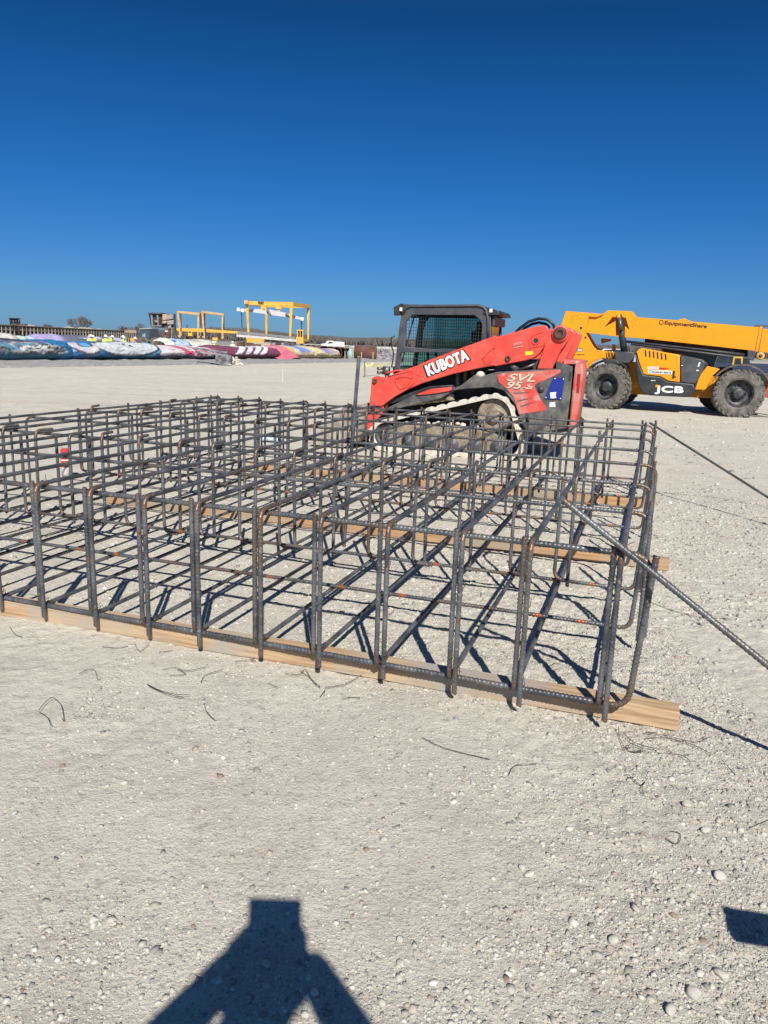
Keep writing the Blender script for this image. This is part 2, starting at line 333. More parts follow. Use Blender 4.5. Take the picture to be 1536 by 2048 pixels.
tag(stones('gravel', np.concatenate([P, P2, P3]), np.concatenate([S, S2, S3]), I1, ''), 'loose limestone gravel scattered over the yard', 'gravel', kind='stuff')
rocks = [(1373, 1613, .030), (1386, 1606, .02), (1412, 1665, .03), (1460, 1686, .028), (1438, 1759, .033), (1384, 1724, .016), (1227, 1885, .028), (1387, 1993, .035), (1340, 2026, .026), (1440, 1955, .028), (1143, 1847, .02), (1290, 1871, .018), (1119, 1794, .016), (1059, 1752, .026), (1044, 1738, .02), (1219, 1899, .015), (1253, 1893, .016), (1313, 1902, .015), (1315, 1240, .022), (1380, 1305, .034), (1412, 1318, .026), (1432, 1326, .026), (1470, 1340, .02), (1352, 1312, .022), (1443, 1300, .018), (1300, 1860, .012), (1480, 1665, .018), (30, 1625, .018), (165, 1658, .014), (395, 1420, .014), (434, 1740, .013), (803, 1930, .02), (800, 1880, .017), (530, 1930, .02)]
rm = M('pale_rock', (.52, .49, .43), .9, c2=(.44, .41, .36), amt=.5, scale=30, bump=.5, bscale=60)
rmb = M('brown_rock', (.36, .24, .19), .9, c2=(.42, .33, .27), amt=.5, scale=40)
rmg = M('grey_rock', (.3, .31, .33), .9, c2=(.42, .42, .42), amt=.5, scale=40)
for i, (px, py, s) in enumerate(rocks):
    v = I2[0].copy(); rs_ = np.random.RandomState(i)
    for _k in range(11):
        nn = rs_.randn(3); nn /= np.linalg.norm(nn); dd = v@nn; cut = rs_.uniform(.5, .85); v -= np.clip(dd-cut, 0, 9)[:, None]*nn
    v *= 1+.06*(rs_.rand(len(v), 1)-.5)
    p = G(px, py); s *= .72; me_ = np_mesh('rock', v*np.array([s*1.15, s*.85, s*.6]), I2[1], rm if i not in (15, 16, 27, 28, 23) else (rmb if i in (15, 16, 23) else rmg))
    me_.location = (p.x, p.y, s*.28+float(ground_h(np.array(p.x), np.array(p.y)))); me_.rotation_euler = (0, 0, i*1.7)
    where = 'in the lower right of the yard' if px > 1000 and py > 1500 else ('right of the rebar cage' if px > 1000 else 'on the open ground left of the long shadow')
    nm = 'brown' if i in (15, 16, 23) else ('blue grey' if i in (27, 28) else 'pale')
    tag(me_, '%s fist sized stone lying %s' % (nm, where), 'rock', 'larger stones lying on the yard')
# ------------------------------------------------------------------ rebar
def rebar_mesh(name, pts, r, fil=.06, step=.0055, rust=(), marks=(), bendrust=1., wob=.0, seed=0):
    pts = [Vector(p) for p in pts]; out = [pts[0]]; bends = []
    for i in range(1, len(pts)-1):
        a = (pts[i-1]-pts[i]).normalized(); c = (pts[i+1]-pts[i]).normalized(); p0 = pts[i]+a*fil; p1 = pts[i]+c*fil
        for k in range(9):
            q = k/8; out.append((1-q)**2*p0+2*q*(1-q)*pts[i]+q*q*p1)
        bends.append(pts[i])
    out.append(pts[-1]); P = np.array([p[:] for p in out]); sl = np.r_[0, np.cumsum(np.linalg.norm(np.diff(P, axis=0), axis=1))]
    n = max(2, int(sl[-1]/step)); s = np.linspace(0, sl[-1], n); Q = np.stack([np.interp(s, sl, P[:, k]) for k in range(3)], -1)
    T = np.gradient(Q, axis=0); T /= np.linalg.norm(T, axis=1)[:, None]
    u = np.array(Vector(T[0]).orthogonal().normalized()[:]); U = np.empty_like(T)
    for i in range(n):
        u = u-T[i]*u.dot(T[i]); u = u/np.linalg.norm(u); U[i] = u
    Vv = np.cross(T, U); m = 8; th = np.arange(m)*2*math.pi/m
    rib = ((s/.019) % 1 < .36).astype(float); rr = r*(.97+.2*rib)[:, None]*np.ones(m); rr[:, 0] = np.maximum(rr[:, 0], r*1.1); rr[:, 4] = np.maximum(rr[:, 4], r*1.1)
    sh = .0035*np.cos(2*th)[None, :, None]*T[:, None, :]
    V = Q[:, None, :]+rr[..., None]*(np.cos(th)[None, :, None]*U[:, None, :]+np.sin(th)[None, :, None]*Vv[:, None, :])+sh
    if wob: V[:, :, 2] += (wob*np.sin(s*1.7+seed))[:, None]
    k = np.arange(n*m).reshape(n, m); k2 = np.roll(k, -1, 1)
    Fc = np.stack([k[:-1], k2[:-1], k2[1:], k[1:]], -1).reshape(-1, 4)
    V = V.reshape(-1, 3); V = np.r_[V, Q[:1], Q[-1:]]; c0, c1 = n*m, n*m+1
    caps = [[c0, k2[0, j], k[0, j], k[0, j]] for j in range(m)]
    me = bpy.data.meshes.new(name); faces = Fc.tolist()+[[c0, int(k2[0, j]), int(k[0, j])] for j in range(m)]+[[c1, int(k[-1, j]), int(k2[-1, j])] for j in range(m)]
    me.from_pydata(V.tolist(), [], faces); me.polygons.foreach_set('use_smooth', [True]*len(faces)); me.materials.append(reb)
    ru = np.zeros(n); mk = np.zeros(n)
    for bb in bends: ru = np.maximum(ru, bendrust*np.clip(1.6-np.linalg.norm(Q-np.array(bb[:]), axis=1)/(fil*1.1), 0, 1))
    ru = np.maximum(ru, .9*np.clip(1-s/.05, 0, 1)); ru = np.maximum(ru, .9*np.clip(1-(s[-1]-s)/.05, 0, 1))
    for a_, b_ in rust: ru = np.maximum(ru, ((s > a_) & (s < b_))*.8)
    for q in marks: mk = np.maximum(mk, np.clip(1.5-np.abs(s-q)/.022, 0, 1))
    for nm, arr in (('rust', ru), ('mark', mk)):
        at = me.attributes.new(nm, 'FLOAT', 'POINT'); vals = np.r_[np.repeat(arr, m), arr[0], arr[-1]].astype(np.float32); at.data.foreach_set('value', vals)
    return me
yaw = .3315; cage_o = G(1240, 1095, .79); cage_o.z = 0
# cage frame: local x to the right along the front edge, local y towards the back; u runs left so u = -x
cage = empty('rebar_cage', cage_o, -yaw, label='large rectangular double mat cage of tied black rebar resting on timbers', cat='rebar cage')
def addbar(name, me, x, y, z=0, rx=0, rz=0, ry=0):
    o = bpy.data.objects.new(name, me); COL.objects.link(o); o.parent = cage; o.location = (x, y, z); o.rotation_euler = (rx, ry, rz); return o
SP = .327; NA = 18; D = 6.0; RB = .0113; RA = .0112
us = [i*SP+.012*math.sin(i*2.3) for i in range(NA)]; us[0] = -.01; us[1] = .35
vs_ = [0.03, .90, 1.78, 2.68, 3.55, 4.45, 5.3, 5.98]
vb_ = [-.046, .85, 1.57, 2.45, 3.35, 4.2, 4.78, 5.6, 5.95]
at_ = [rebar_mesh('top_lengthwise_bar', [(0, -.052, .05), (0, -.052, .79), (0, D+.04, .79), (0, D+.04, .06)], RA, .055, wob=.004, seed=s) for s in (0, 2)]
ab_ = [rebar_mesh('bottom_lengthwise_bar', [(0, -.047, .80), (0, -.047, .105), (0, D+.035, .105), (0, D+.035, .81)], RA, .05, wob=.0, seed=s, bendrust=.7) for s in (0, 1)]
for i, u in enumerate(us):
    j = random.uniform(-.008, .008)
    addbar('top_lengthwise_bar', at_[i % 2], -u+.0, random.uniform(-.018, .018), random.uniform(-.009, .005), rz=random.uniform(-.0045, .0045), ry=0)
    addbar('bottom_lengthwise_bar', ab_[i % 2], -u-.029+j*.3, random.uniform(-.008, .008), random.uniform(-.004, .008), rz=random.uniform(-.003, .003))
WL = us[-1]+.13
bt = rebar_mesh('top_cross_bar', [(.135, 0, .07), (.135, 0, .763), (-WL, 0, .763), (-WL, 0, .08)], RB, .085)
bt0 = rebar_mesh('top_cross_bar', [(.135, 0, .42), (.135, 0, .763), (-WL, 0, .763), (-WL, 0, .08)], RB*1.12, .085)
bb_ = rebar_mesh('bottom_cross_bar', [(.125, 0, .82), (.085, 0, .131), (-WL+.03, 0, .131), (-WL+.03, 0, .80)], RB, .055, bendrust=1, marks=[.92+.327*k+.1*math.sin(k*5.1) for k in (0, 1, 3, 4, 6, 9, 10, 12, 15)], rust=[(1.3, 1.75), (2.9, 3.6), (5.1, 5.4)])
bb0 = rebar_mesh('bottom_cross_bar', [(.128, 0, .80), (.08, 0, .131), (-WL+.03, 0, .131), (-WL+.03, 0, .80)], RB*1.15, .075, bendrust=1)
for k, v in enumerate(vs_): addbar('top_cross_bar', bt0 if k == 0 else bt, random.uniform(-.015, .02), v, random.uniform(-.004, .002), rz=random.uniform(-.003, .003))
for k, v in enumerate(vb_): addbar('bottom_cross_bar', bb0 if k == 0 else bb_, random.uniform(-.01, .02), v+.035, random.uniform(-.002, .004)-(.026 if k == 0 else 0), rz=random.uniform(-.002, .002) if k else 0)
ht = rebar_mesh('top_hook_bar', [(0, 0, .10), (0, 0, .815), (0, .16, .815)], .0112, .055)
hb = rebar_mesh('bottom_hook_bar', [(0, 0, .79), (0, 0, .145), (.14, -.03, .145)], .0112, .055, bendrust=.9)
for v0, vt in ((1.57, 1.62), (3.35, 3.42), (4.78, 4.84)):
    for i, u in enumerate(us):
        if i == 0: continue
        addbar('top_hook_bar', ht, -u+.03+random.uniform(-.012, .012), vt+random.uniform(-.02, .02), random.uniform(-.015, .01), rz=random.uniform(-.25, .25), rx=random.uniform(-.02, .02), ry=random.uniform(-.02, .02))
        addbar('bottom_hook_bar', hb, -u-.055+random.uniform(-.012, .012), v0+random.uniform(-.02, .02), random.uniform(-.015, .01), rz=random.uniform(-.3, .3), ry=random.uniform(-.015, .015), rx=random.uniform(-.015, .015))
# tie wires twisted round the crossings
tw = MB()
def knot(p, r=.018):
    p = Vector(p); a = random.uniform(0, 6.28); pts = []
    for k in range(7):
        q = a+k*.95; pts.append(p+Vector((r*math.cos(q), r*math.sin(q), .014*math.sin(2*q))))
    e = Vector((random.uniform(-.05, .05), random.uniform(-.05, .05), random.uniform(-.01, .055))); pts.append(p+e*.5+Vector((0, 0, .012))); pts.append(p+e+Vector((0, 0, .01)))
    tw.tube(pts, .0016, 4, False)
for u in us:
    for v in vs_:
        if random.random() < .95: knot((-u, v, .777))
    for v in vb_:
        if random.random() < .75: knot((-u-.02, v+.035, .122))
    knot((-u-.015, -.03, random.uniform(.5, .78)), .03); knot((-u-.015, -.03, .14), .03)
o = tw.build('tie_wire', wire, cage); o['kind'] = 'stuff'
# timbers
def timber(px0, px1, wd, ht_, mat, label, dy=0, ang=0):
    a = G(*px0); b2 = G(*px1); d = (b2-a); L = d.length; rz = math.atan2(d.y, d.x); m = MB(); n = 24
    for i in range(n+1):
        x = L*i/n; wv = .004*math.sin(i*.9); k = len(m.v)
        for (yy, zz) in ((0, 0), (wd, 0), (wd, ht_), (0, ht_)): m.v.append(Vector((x, yy+wv+random.uniform(-.0015, .0015), zz+random.uniform(-.0012, .0012))))
        if i: m.f += [[k-4+j, k-4+(j+1) % 4, k+(j+1) % 4, k+j] for j in range(4)]
    m.f += [[0, 1, 2, 3], [len(m.v)-4+j for j in (3, 2, 1, 0)]]
    o = m.build('timber', mat, None, bev=.004); o.location = (a.x, a.y, .002); o.rotation_euler = (0, 0, rz); tag(o, label, 'timber', 'timbers under the rebar cage'); return o
timber((-250, 1187), (1355, 1464), .095, .088, wood1, 'long weathered timber under the front edge of the rebar cage')
timber((212, 1006), (1337, 1143), .095, .085, wood2, 'orange timber under the middle of the rebar cage')
timber((500, 938), (1303, 1018), .095, .085, wood2, 'farthest orange timber under the back of the rebar cage')
# loose bars
def loosebar(a, b2, r, label):
    a, b2 = Vector(a), Vector(b2); me = rebar_mesh('loose_rebar', [(0, 0, 0), tuple(b2-a)], r, .01); o = bpy.data.objects.new('loose_rebar', me); COL.objects.link(o); o.location = a; tag(o, label, 'rebar'); return o
pc = Vector((.944, 2.907, .815)); pe = G(1536, 1331, .45); dr = (pe-pc)
loosebar(pc-dr*.42, pc+dr*2.25, .0125, 'thick black bar leaning on the near right corner of the cage')
q0 = G(1300, 846, .8); q1 = G(1700, 1098, .0); loosebar(q0, q1, .011, 'thin brace bar running from the far right corner of the cage to the ground')
s0 = G(688, 1092, 0); s1 = W(718, 712, s0.y-.02); loosebar(s0, s1, .0135, 'tall upright bar standing inside the rebar cage')
# ------------------------------------------------------------------ wire offcuts
def wire_piece(px, seed, length=.16, r=.0013, curl=1., pts=None, label=None):
    rs = random.Random(seed)
    if pts: P = [G(x, y, .004) for x, y in pts]; P = [p+Vector((0, 0, .002+.012*rs.random())) for p in P]
    else:
        p = G(px[0], px[1], .004); a = rs.uniform(0, 6.28); P = [p]; n = 9; k = rs.uniform(-1, 1)*curl
        for i in range(n):
            a += k*.45+rs.uniform(-.25, .25); P.append(P[-1]+Vector((math.cos(a), math.sin(a), 0))*length/n)
        for i in range(len(P)): P[i] = P[i]+Vector((0, 0, .003+.012*abs(math.sin(i*.8+seed))))
    # smooth
    Q = []
    for i in range(len(P)-1):
        p0 = P[max(i-1, 0)]; p1 = P[i]; p2 = P[i+1]; p3 = P[min(i+2, len(P)-1)]
        for q in (0, .33, .66): Q.append(.5*((2*p1)+(p2-p0)*q+(2*p0-5*p1+4*p2-p3)*q*q+(3*p1-p0-3*p2+p3)*q**3))
    Q.append(P[-1]); b0 = Q[0].copy(); o = MB().tube([x-b0 for x in Q], r, 5).build('wire_offcut', wire); o.location = b0
    tag(o, label or 'short bent piece of dark tie wire lying on the ground', 'wire', 'offcuts of tie wire on the ground'); return o
listed = [([(78, 1425), (102, 1400), (122, 1412), (128, 1442), (124, 1440)], 'arched wire offcut left of the long shadow, leftmost on the ground'), ([(78, 1425), (95, 1440), (102, 1456)], None),
 ([(158, 1353), (178, 1344), (190, 1342), (196, 1361), (202, 1360)], None), ([(325, 1341), (350, 1338), (372, 1344), (412, 1337)], None), ([(340, 1352), (372, 1350), (355, 1341)], None),
 ([(295, 1372), (320, 1385), (350, 1393), (380, 1394)], None), ([(295, 1374), (330, 1391), (368, 1399)], None), ([(402, 1368), (410, 1352), (445, 1343)], None), ([(408, 1407), (413, 1428), (430, 1442)], None),
 ([(470, 1325), (500, 1322), (512, 1315)], None), ([(600, 1345), (620, 1358), (640, 1378)], None), ([(570, 1350), (600, 1352), (610, 1343), (625, 1365), (640, 1376)], None), ([(650, 1378), (690, 1372), (725, 1352)], None),
 ([(536, 1368), (556, 1379)], None), ([(640, 1395), (650, 1384), (648, 1392)], None), ([(685, 1403), (705, 1395), (720, 1400)], None), ([(845, 1478), (890, 1500), (980, 1522)], 'long thin wire on bare ground below the middle of the front timber'), ([(1017, 1555), (1030, 1536), (1075, 1534)], None),
 ([(1249, 1552), (1258, 1556), (1280, 1573), (1290, 1565), (1283, 1580), (1288, 1592)], 'curly hooked wire on the ground below the end of the front timber'), ([(1330, 1682), (1345, 1692), (1357, 1690), (1360, 1672), (1340, 1666)], 'curved wire offcut at the lower right among pale stones'),
 ([(1338, 1510), (1365, 1516), (1380, 1528)], None), ([(1290, 1478), (1330, 1480), (1380, 1492), (1420, 1510)], None), ([(1236, 1458), (1240, 1480), (1260, 1505), (1290, 1508)], None), ([(1245, 1470), (1270, 1492), (1318, 1504)], None), ([(1255, 1500), (1262, 1492), (1285, 1500), (1275, 1508), (1256, 1504)], None),
 ([(1310, 1468), (1290, 1470), (1330, 1476), (1390, 1486), (1420, 1478)], None), ([(1443, 1525), (1460, 1540), (1470, 1552)], None), ([(1310, 985), (1380, 992), (1450, 1000), (1536, 1015)], 'long thin wire on the ground right of the cage'), ([(1300, 1205), (1345, 1222), (1410, 1240)], 'long thin wire on the ground under the leaning bar'),
 ([(1500, 1660), (1520, 1650), (1540, 1645)], None), ([(205, 1296), (240, 1298), (262, 1290)], None), ([(318, 1306), (345, 1302)], None), ([(20, 1255), (30, 1270), (45, 1276)], None), ([(270, 1290), (280, 1306), (300, 1290)], None)]
for i, (p, lb) in enumerate(listed): wire_piece(None, i, pts=p, label=lb)
for i in range(26):
    u = random.uniform(.1, 5.2); v = random.uniform(.1, 3.6); p = cage.matrix_basis@Vector((-u, v, 0))
    rs = random.Random(i+99); a = rs.uniform(0, 6.28); P = [p+Vector((0, 0, .004))]
    for k in range(7): a += rs.uniform(-.7, .7); P.append(P[-1]+Vector((math.cos(a), math.sin(a), rs.uniform(-.2, .3)))*.022)
    o = MB().tube([x-p for x in P], .0013, 4).build('wire_offcut', wire); o.location = p; tag(o, 'short scrap of tie wire on the ground inside the rebar cage', 'wire', 'scraps of tie wire inside the cage')
# ================================================================== compact track loader
_p = G(742, 902); S = Side(_p, _p+Vector((math.cos(R(17)), -math.sin(R(17)), 0)))
sk = empty('track_loader', S.P, S.rz, label='red compact track loader with charcoal cab and mesh windows parked behind the rebar cage', cat='track loader')
def hull_circles(cs, n=40):
    pts = [(cx+r*math.cos(2*math.pi*i/n), cz+r*math.sin(2*math.pi*i/n)) for cx, cz, r in cs for i in range(n)]
    pts = sorted(pts); cr = lambda o, a, b: (a[0]-o[0])*(b[1]-o[1])-(a[1]-o[1])*(b[0]-o[0])
    def half(ps):
        h = []
        for p in ps:
            while len(h) > 1 and cr(h[-2], h[-1], p) <= 1e-9: h.pop()
            h.append(p)
        return h[:-1]
    return half(pts)+half(pts[::-1])
def resample(poly, n):
    P = np.array(poly+[poly[0]]); d = np.r_[0, np.cumsum(np.hypot(*np.diff(P, axis=0).T))]; s = np.linspace(0, d[-1], n+1)[:-1]
    return [(float(np.interp(q, d, P[:, 0])), float(np.interp(q, d, P[:, 1]))) for q in s]
trk = [(.20, .25, .235), (1.80, .63, .30), (2.02, .24, .22), (.45, .2, .19)]
def track(y0, y1):
    out = resample(hull_circles(trk), 132); inn = resample(hull_circles([(a, b, r-.055) for a, b, r in trk]), 132)
    lug = []
    n = len(out)
    for i in range(n):
        a, p, q = out[i-1], out[i], out[(i+1) % n]; tx, tz = q[0]-a[0], q[1]-a[1]; l = math.hypot(tx, tz); nx_, nz_ = tz/l, -tx/l
        lug.append((p[0]+nx_*(.018 if (i//2) % 2 else -.004), p[1]+nz_*(.018 if (i//2) % 2 else -.004)))
    tr = plate('track', [lug, inn], y0, y1, palemud if y0 < .5 else mud, sk, 0)
    fr = S.poly([(762, 868), (800, 850), (900, 855), (985, 865), (1012, 888), (1002, 905), (790, 893), (764, 885)])
    plate('track_frame', fr, y0+.06, y1-.03, mud, tr, .02)
    for cx, cz, r, nm in ((1.80, .63, .235, 'sprocket'), (.20, .25, .16, 'idler_wheel')):
        MB().lathe([(0, 0), (r*.4, -.01), (r*.45, .05), (r*.85, .05), (r, .02), (r, y1-y0-.08), (0, y1-y0-.08)], (cx, y0+.03, cz), (0, 1, 0), 28).build(nm, mud if nm == 'sprocket' else char, tr, True)
    for k in range(5):
        cx = .55+k*.33; MB().lathe([(0, -.01), (.035, -.01), (.04, .02), (.1, .02), (.115, .05), (.115, .2), (0, .2)], (cx, y0+.03, .17), (0, 1, 0), 20).build('track_roller', char, tr, True)
    mm = MB()
    for k in range(26):                                   # clods of dry dirt on the frame and in the track
        x = random.uniform(.5, 1.9); s = random.uniform(.02, .05); mm.lathe([(0, -s*.6), (s, -s*.2), (s*.8, s*.4), (0, s*.7)], (x, y0+random.uniform(.08, .2), .42+(x-.5)*.03+random.uniform(0, .03)), (0, 0, 1), 7)
    mm.build('dirt', palemud, tr)
track(0, .45); track(1.5, 1.95)
# chassis tub and belly
plate('chassis', [(.22, .42), (.18, .95), (.45, 1.16), (2.68, 1.2), (2.8, 1.1), (2.8, .42), (2.2, .32), (.6, .30)], .47, 1.48, blk, sk, .02)
plate('side_step', S.poly([(832, 778), (903, 776), (900, 757), (905, 775), (760, 815), (800, 802)][:0] or [(762, 812), (905, 778), (905, 770), (860, 772), (790, 795)], .1), .08, .46, blk, sk, .01)
plate('fender', S.poly([(828, 790), (905, 774), (906, 783), (880, 797), (800, 816), (770, 818)], .06), .03, .45, chardirt, sk, .01)
plate('red_trim', S.poly([(832, 789), (862, 778), (902, 774), (904, 781), (870, 787), (838, 790)], .02), .005, .06, red, sk, .004)
mm = MB()
for k in range(10):
    a = S(818+k*9, 806-k*1.2, .1); mm.lathe([(0, -.05), (.07, -.03), (.05, .05), (0, .07)], (a[0], .14+.03*(k % 3), a[1]+.0), (0, 0, 1), 8)
mm.build('mud_pile', mud, sk)
sp = S.poly([(900, 781), (926, 768), (950, 749), (962, 753), (993, 744), (1113, 737), (1112, 723), (1145, 733), (1141, 790), (1133, 856), (1060, 869), (1046, 850), (1030, 808), (1008, 781), (985, 774), (930, 778)], .0)
side = plate('rear_side_panel', sp, -.02, .22, chardirt, sk, .012)
plate('rear_side_panel', [(p[0], p[1]) for p in sp], 1.73, 1.97, chardirt, sk, .012)
dec = plate('red_decal_panel', S.poly([(994, 750), (1003, 746.5), (1120, 739), (1122, 744), (1108, 752), (1071, 768), (1069.5, 775), (1092, 816), (1089, 821), (1038.5, 828.5), (1027, 793), (1008, 772), (999, 766)], -.02), -.027, -.018, redfade, side, 0)
def slash(pts): plate('slot', S.poly(pts, -.02), -.031, -.024, chardirt, dec, 0)
slash([(1027, 785), (1060, 784), (1030, 788)]); slash([(1040, 811), (1074, 803), (1042, 814)]); slash([(1035, 800), (1066, 796), (1037, 803)])
bp_ = plate('blue_cover_plate', S.poly([(1107, 755), (1129, 756), (1123.5, 799), (1089, 797)], -.03), -.036, -.02, blue, side, 0)
plate('label_sticker', S.poly([(1100, 785), (1113, 784), (1111, 790), (1113, 796), (1101, 797)], -.04), -.040, -.036, stickwhite, bp_, 0)
for q in ((1110, 757), (1127, 758), (1121, 797), (1092, 795)):
    a = S(*q, -.04); MB().cyl((a[0], -.044, a[1]), (a[0], -.03, a[1]), .008, 8).build('bolt', white, bp_)
plate('label_sticker', S.poly([(1099, 805), (1110, 804), (1111, 814), (1099, 814)], -.03), -.026, -.02, stickwhite, side, 0)
a = S(1082, 779, -.02); MB().lathe([(.0, 0), (.03, 0), (.035, .012), (.045, .015), (.045, .03), (0, .03)], (a[0], -.045, a[1]), (0, 1, 0), 16).build('tie_down_hole', blk, side, True)
lettering('SVL', side, S(1014, 762, -.02), S(1072, 764, -.02), .10, -.028, dletter, .015, .35, .004)
lettering('SVL', side, S(1014, 761.3, -.02), S(1071, 763.3, -.02), .10, -.033, tletter, .016, .35, .003)
lettering('95', side, S(1014, 776.5, -.02), S(1046, 778, -.02), .095, -.028, dletter, .03, .3, .004)
lettering('95', side, S(1014, 776, -.02), S(1045, 777.5, -.02), .095, -.033, tletter, .018, .3, .003)
lettering('-2s', side, S(1047, 777.5, -.02), S(1065, 778, -.02), .06, -.033, tletter, .03, .3, .003)
# engine cover between the panels, rear door
plate('engine_cover', [(1.75, 1.05), (1.75, 1.42), (2.5, 1.42), (2.82, 1.36), (2.86, .45), (2.2, .4)], .2, 1.74, char, sk, .02)
rd = plate('rear_door', [(2.84, .50), (2.95, .54), (2.98, 1.28), (2.95, 1.41), (2.86, 1.40)], .0, 1.05, redfade, sk, .03)
plate('door_slot', S.poly([(1155, 748), (1161, 748), (1158, 786), (1153, 785)], 0), -.006, .004, M('dark_red', (.25, .015, .02), .6), rd, 0)
plate('rear_rail', [(2.70, 1.37), (2.72, 1.445), (2.96, 1.43), (2.95, 1.40)], .0, 1.5, redfade, sk, .01)
MB().box((2.81, -.01, 1.22), (.03, .03, .12)).build('door_latch', blk, sk)
# arm towers
tow = [(1098, 664), (1118, 653), (1140, 656), (1152, 664), (1152, 673), (1130, 724), (1108, 738), (1074, 738)]
for y0, y1 in ((.20, .34), (1.61, 1.75)): plate('arm_tower', S.poly(tow, .25 if y0 < 1 else .25), y0, y1, red, sk, .02)
for y0, y1 in ((.05, .08), (1.85, 1.9)):
    plate('tower_plate', S.poly([(1106, 738), (1074, 738), (1099, 662), (1122, 652), (1137, 656), (1143, 664), (1137, 680), (1122, 700)], .08), y0, y1+.1, red, sk, .012)
# loader arms
armp = [(743, 757), (748, 753), (760, 755), (775, 754), (790, 747), (807, 740), (832, 732), (856, 721), (925, 695), (986, 673), (990, 671), (994, 674), (1010, 670), (1025, 665), (1058, 656), (1075, 652), (1092, 651), (1099, 662), (1094, 678), (1086, 696), (1078, 708), (1068, 716), (1051, 721), (993, 732), (975, 733), (960, 736), (902, 749), (846, 766), (815, 779), (790, 793), (776, 803), (764, 812), (738, 812), (741, 785)]
arms = []
for y0, y1 in ((.0, .2), (1.75, 1.95)):
    a_ = plate('loader_arm', S.poly(armp, .0), y0, y1, red, sk, .012); arms.append(a_)
arm = arms[0]
# pressed ribs on the arm
def ridge(pts, off=-.005, r=.008, par=None, m=red):
    P = [S(x, y, 0) for x, y in pts]; MB().tube([(p[0], off, p[1]) for p in P], r, 6).build('pressed_rib', m, par or arm, True)
ridge([(791, 759), (797, 755), (814, 753), (826, 757), (822, 762), (811, 775), (800, 778), (794, 770), (791, 759)]); ridge([(775, 753), (822, 742), (838, 751), (830, 765), (815, 779)], r=.005)
ridge([(966, 718), (970, 712), (986, 696), (992, 697), (990, 712), (982, 724), (970, 729), (966, 718)], r=.007); ridge([(965, 708), (964, 716), (975, 728), (993, 731)], r=.005)
ridge([(1097, 664), (1090, 690), (1060, 696), (1058, 680), (1068, 670), (1085, 664), (1095, 656)], r=.005)
def pin(x, y, r=.05, m=steel, par=None, hole=True, y0=-.03):
    a = S(x, y, 0); par = par or arm; MB().lathe([(0, .015), (r*.45, .015), (r*.5, 0), (r*.85, 0), (r, .012), (r, .05)], (a[0], y0, a[1]), (0, 1, 0), 20).build('pivot_pin', m, par, True)
pin(1119, 667, .085, rustm, sk, y0=.0); pin(1016, 717, .04, rustm); pin(750, 762, .035, rustm)
a = S(1072, 681); MB().cyl((a[0], -.012, a[1]), (a[0], .05, a[1]), .055, 24).build('hole_boss', red, arm); MB().cyl((a[0], -.0135, a[1]), (a[0], .04, a[1]), .033, 24).build('pin_hole', blk, arm)
a = S(1120, 667, 0); MB().lathe([(.085, 0), (.11, 0), (.11, .05), (.085, .05)], (a[0], .02, a[1]), (0, 1, 0), 24).build('pin_boss', red, sk, True)
plate('label_sticker', S.poly([(1050.5, 703), (1066, 702), (1066.5, 708.5), (1051, 711)]), -.006, .002, stickyel, arm, 0)
lettering('TIF TAYLOR', arm, S(1027, 692), S(1044, 687), .028, -.006, stickpink, .01); lettering('MACHINE WORKS', arm, S(1028, 697), S(1046, 693), .014, -.006, stickpink, .01)
lettering('KUBOTA', arm, S(855.5, 752.5), S(940.5, 718.5), .166, -.005, dletter, .075, 0, .004, 1.03)
lettering('KUBOTA', arm, S(857.5, 751.2), S(938.5, 718.3), .155, -.010, wletter, .045, 0, .003, 1.08)
# coupler, tilt cylinders, quick coupler
cp = [(737, 806), (768, 806), (762, 826), (752, 838), (742, 866), (728, 862), (729, 842), (734, 828)]
plate('coupler', S.poly(cp, 0), .04, .16, red, sk, .01); plate('coupler', S.poly(cp, 0), 1.79, 1.91, red, sk, .01)
plate('coupler_frame', [(-.14, .3), (-.1, .3), (-.04, .75), (-.08, .75)], .2, 1.75, rustm, sk, .01)
for q in ((752, 812), (744, 823)): pin(*q, .035, blk, sk, y0=.015)
MB().tube([(S(748, 765)[0]-.03, .3, 1.0), (-.12, .3, .5)], .035, 10).build('tilt_cylinder', char, sk, True)
MB().tube([(S(748, 765)[0]-.03, 1.6, 1.0), (-.12, 1.6, .5)], .035, 10).build('tilt_cylinder', char, sk, True)
m = MB()
for yy, zz in ((.25, .025), (.25, -.03)):
    a = S(766, 741, .25); m.lathe([(0, 0), (.022, 0), (.022, .04), (.017, .045), (.017, .08), (.026, .085), (.026, .14), (0, .14)], (a[0]-.09, yy, a[1]+zz), (1, 0, 0), 14)
a = S(773, 741, .25); m.box((a[0], .25, a[1]), (.09, .08, .12)); m.box((a[0]+.01, .25, a[1]-.1), (.05, .05, .09)); m.build('hydraulic_coupling', steel, sk, True)
pp = [S(*q, .25) for q in ((772, 747), (782, 744), (795, 741), (804, 741), (812, 744))]; MB().tube([(p[0], .22, p[1]) for p in pp], .014, 8).build('guard_tube', red, sk, True)
pp = [S(*q, .35) for q in ((789, 672), (782, 676), (783, 692), (787, 705), (786, 720), (783, 735))]; MB().tube([(p[0], .35, p[1]) for p in pp], .010, 8).build('hose', hose, sk, True)
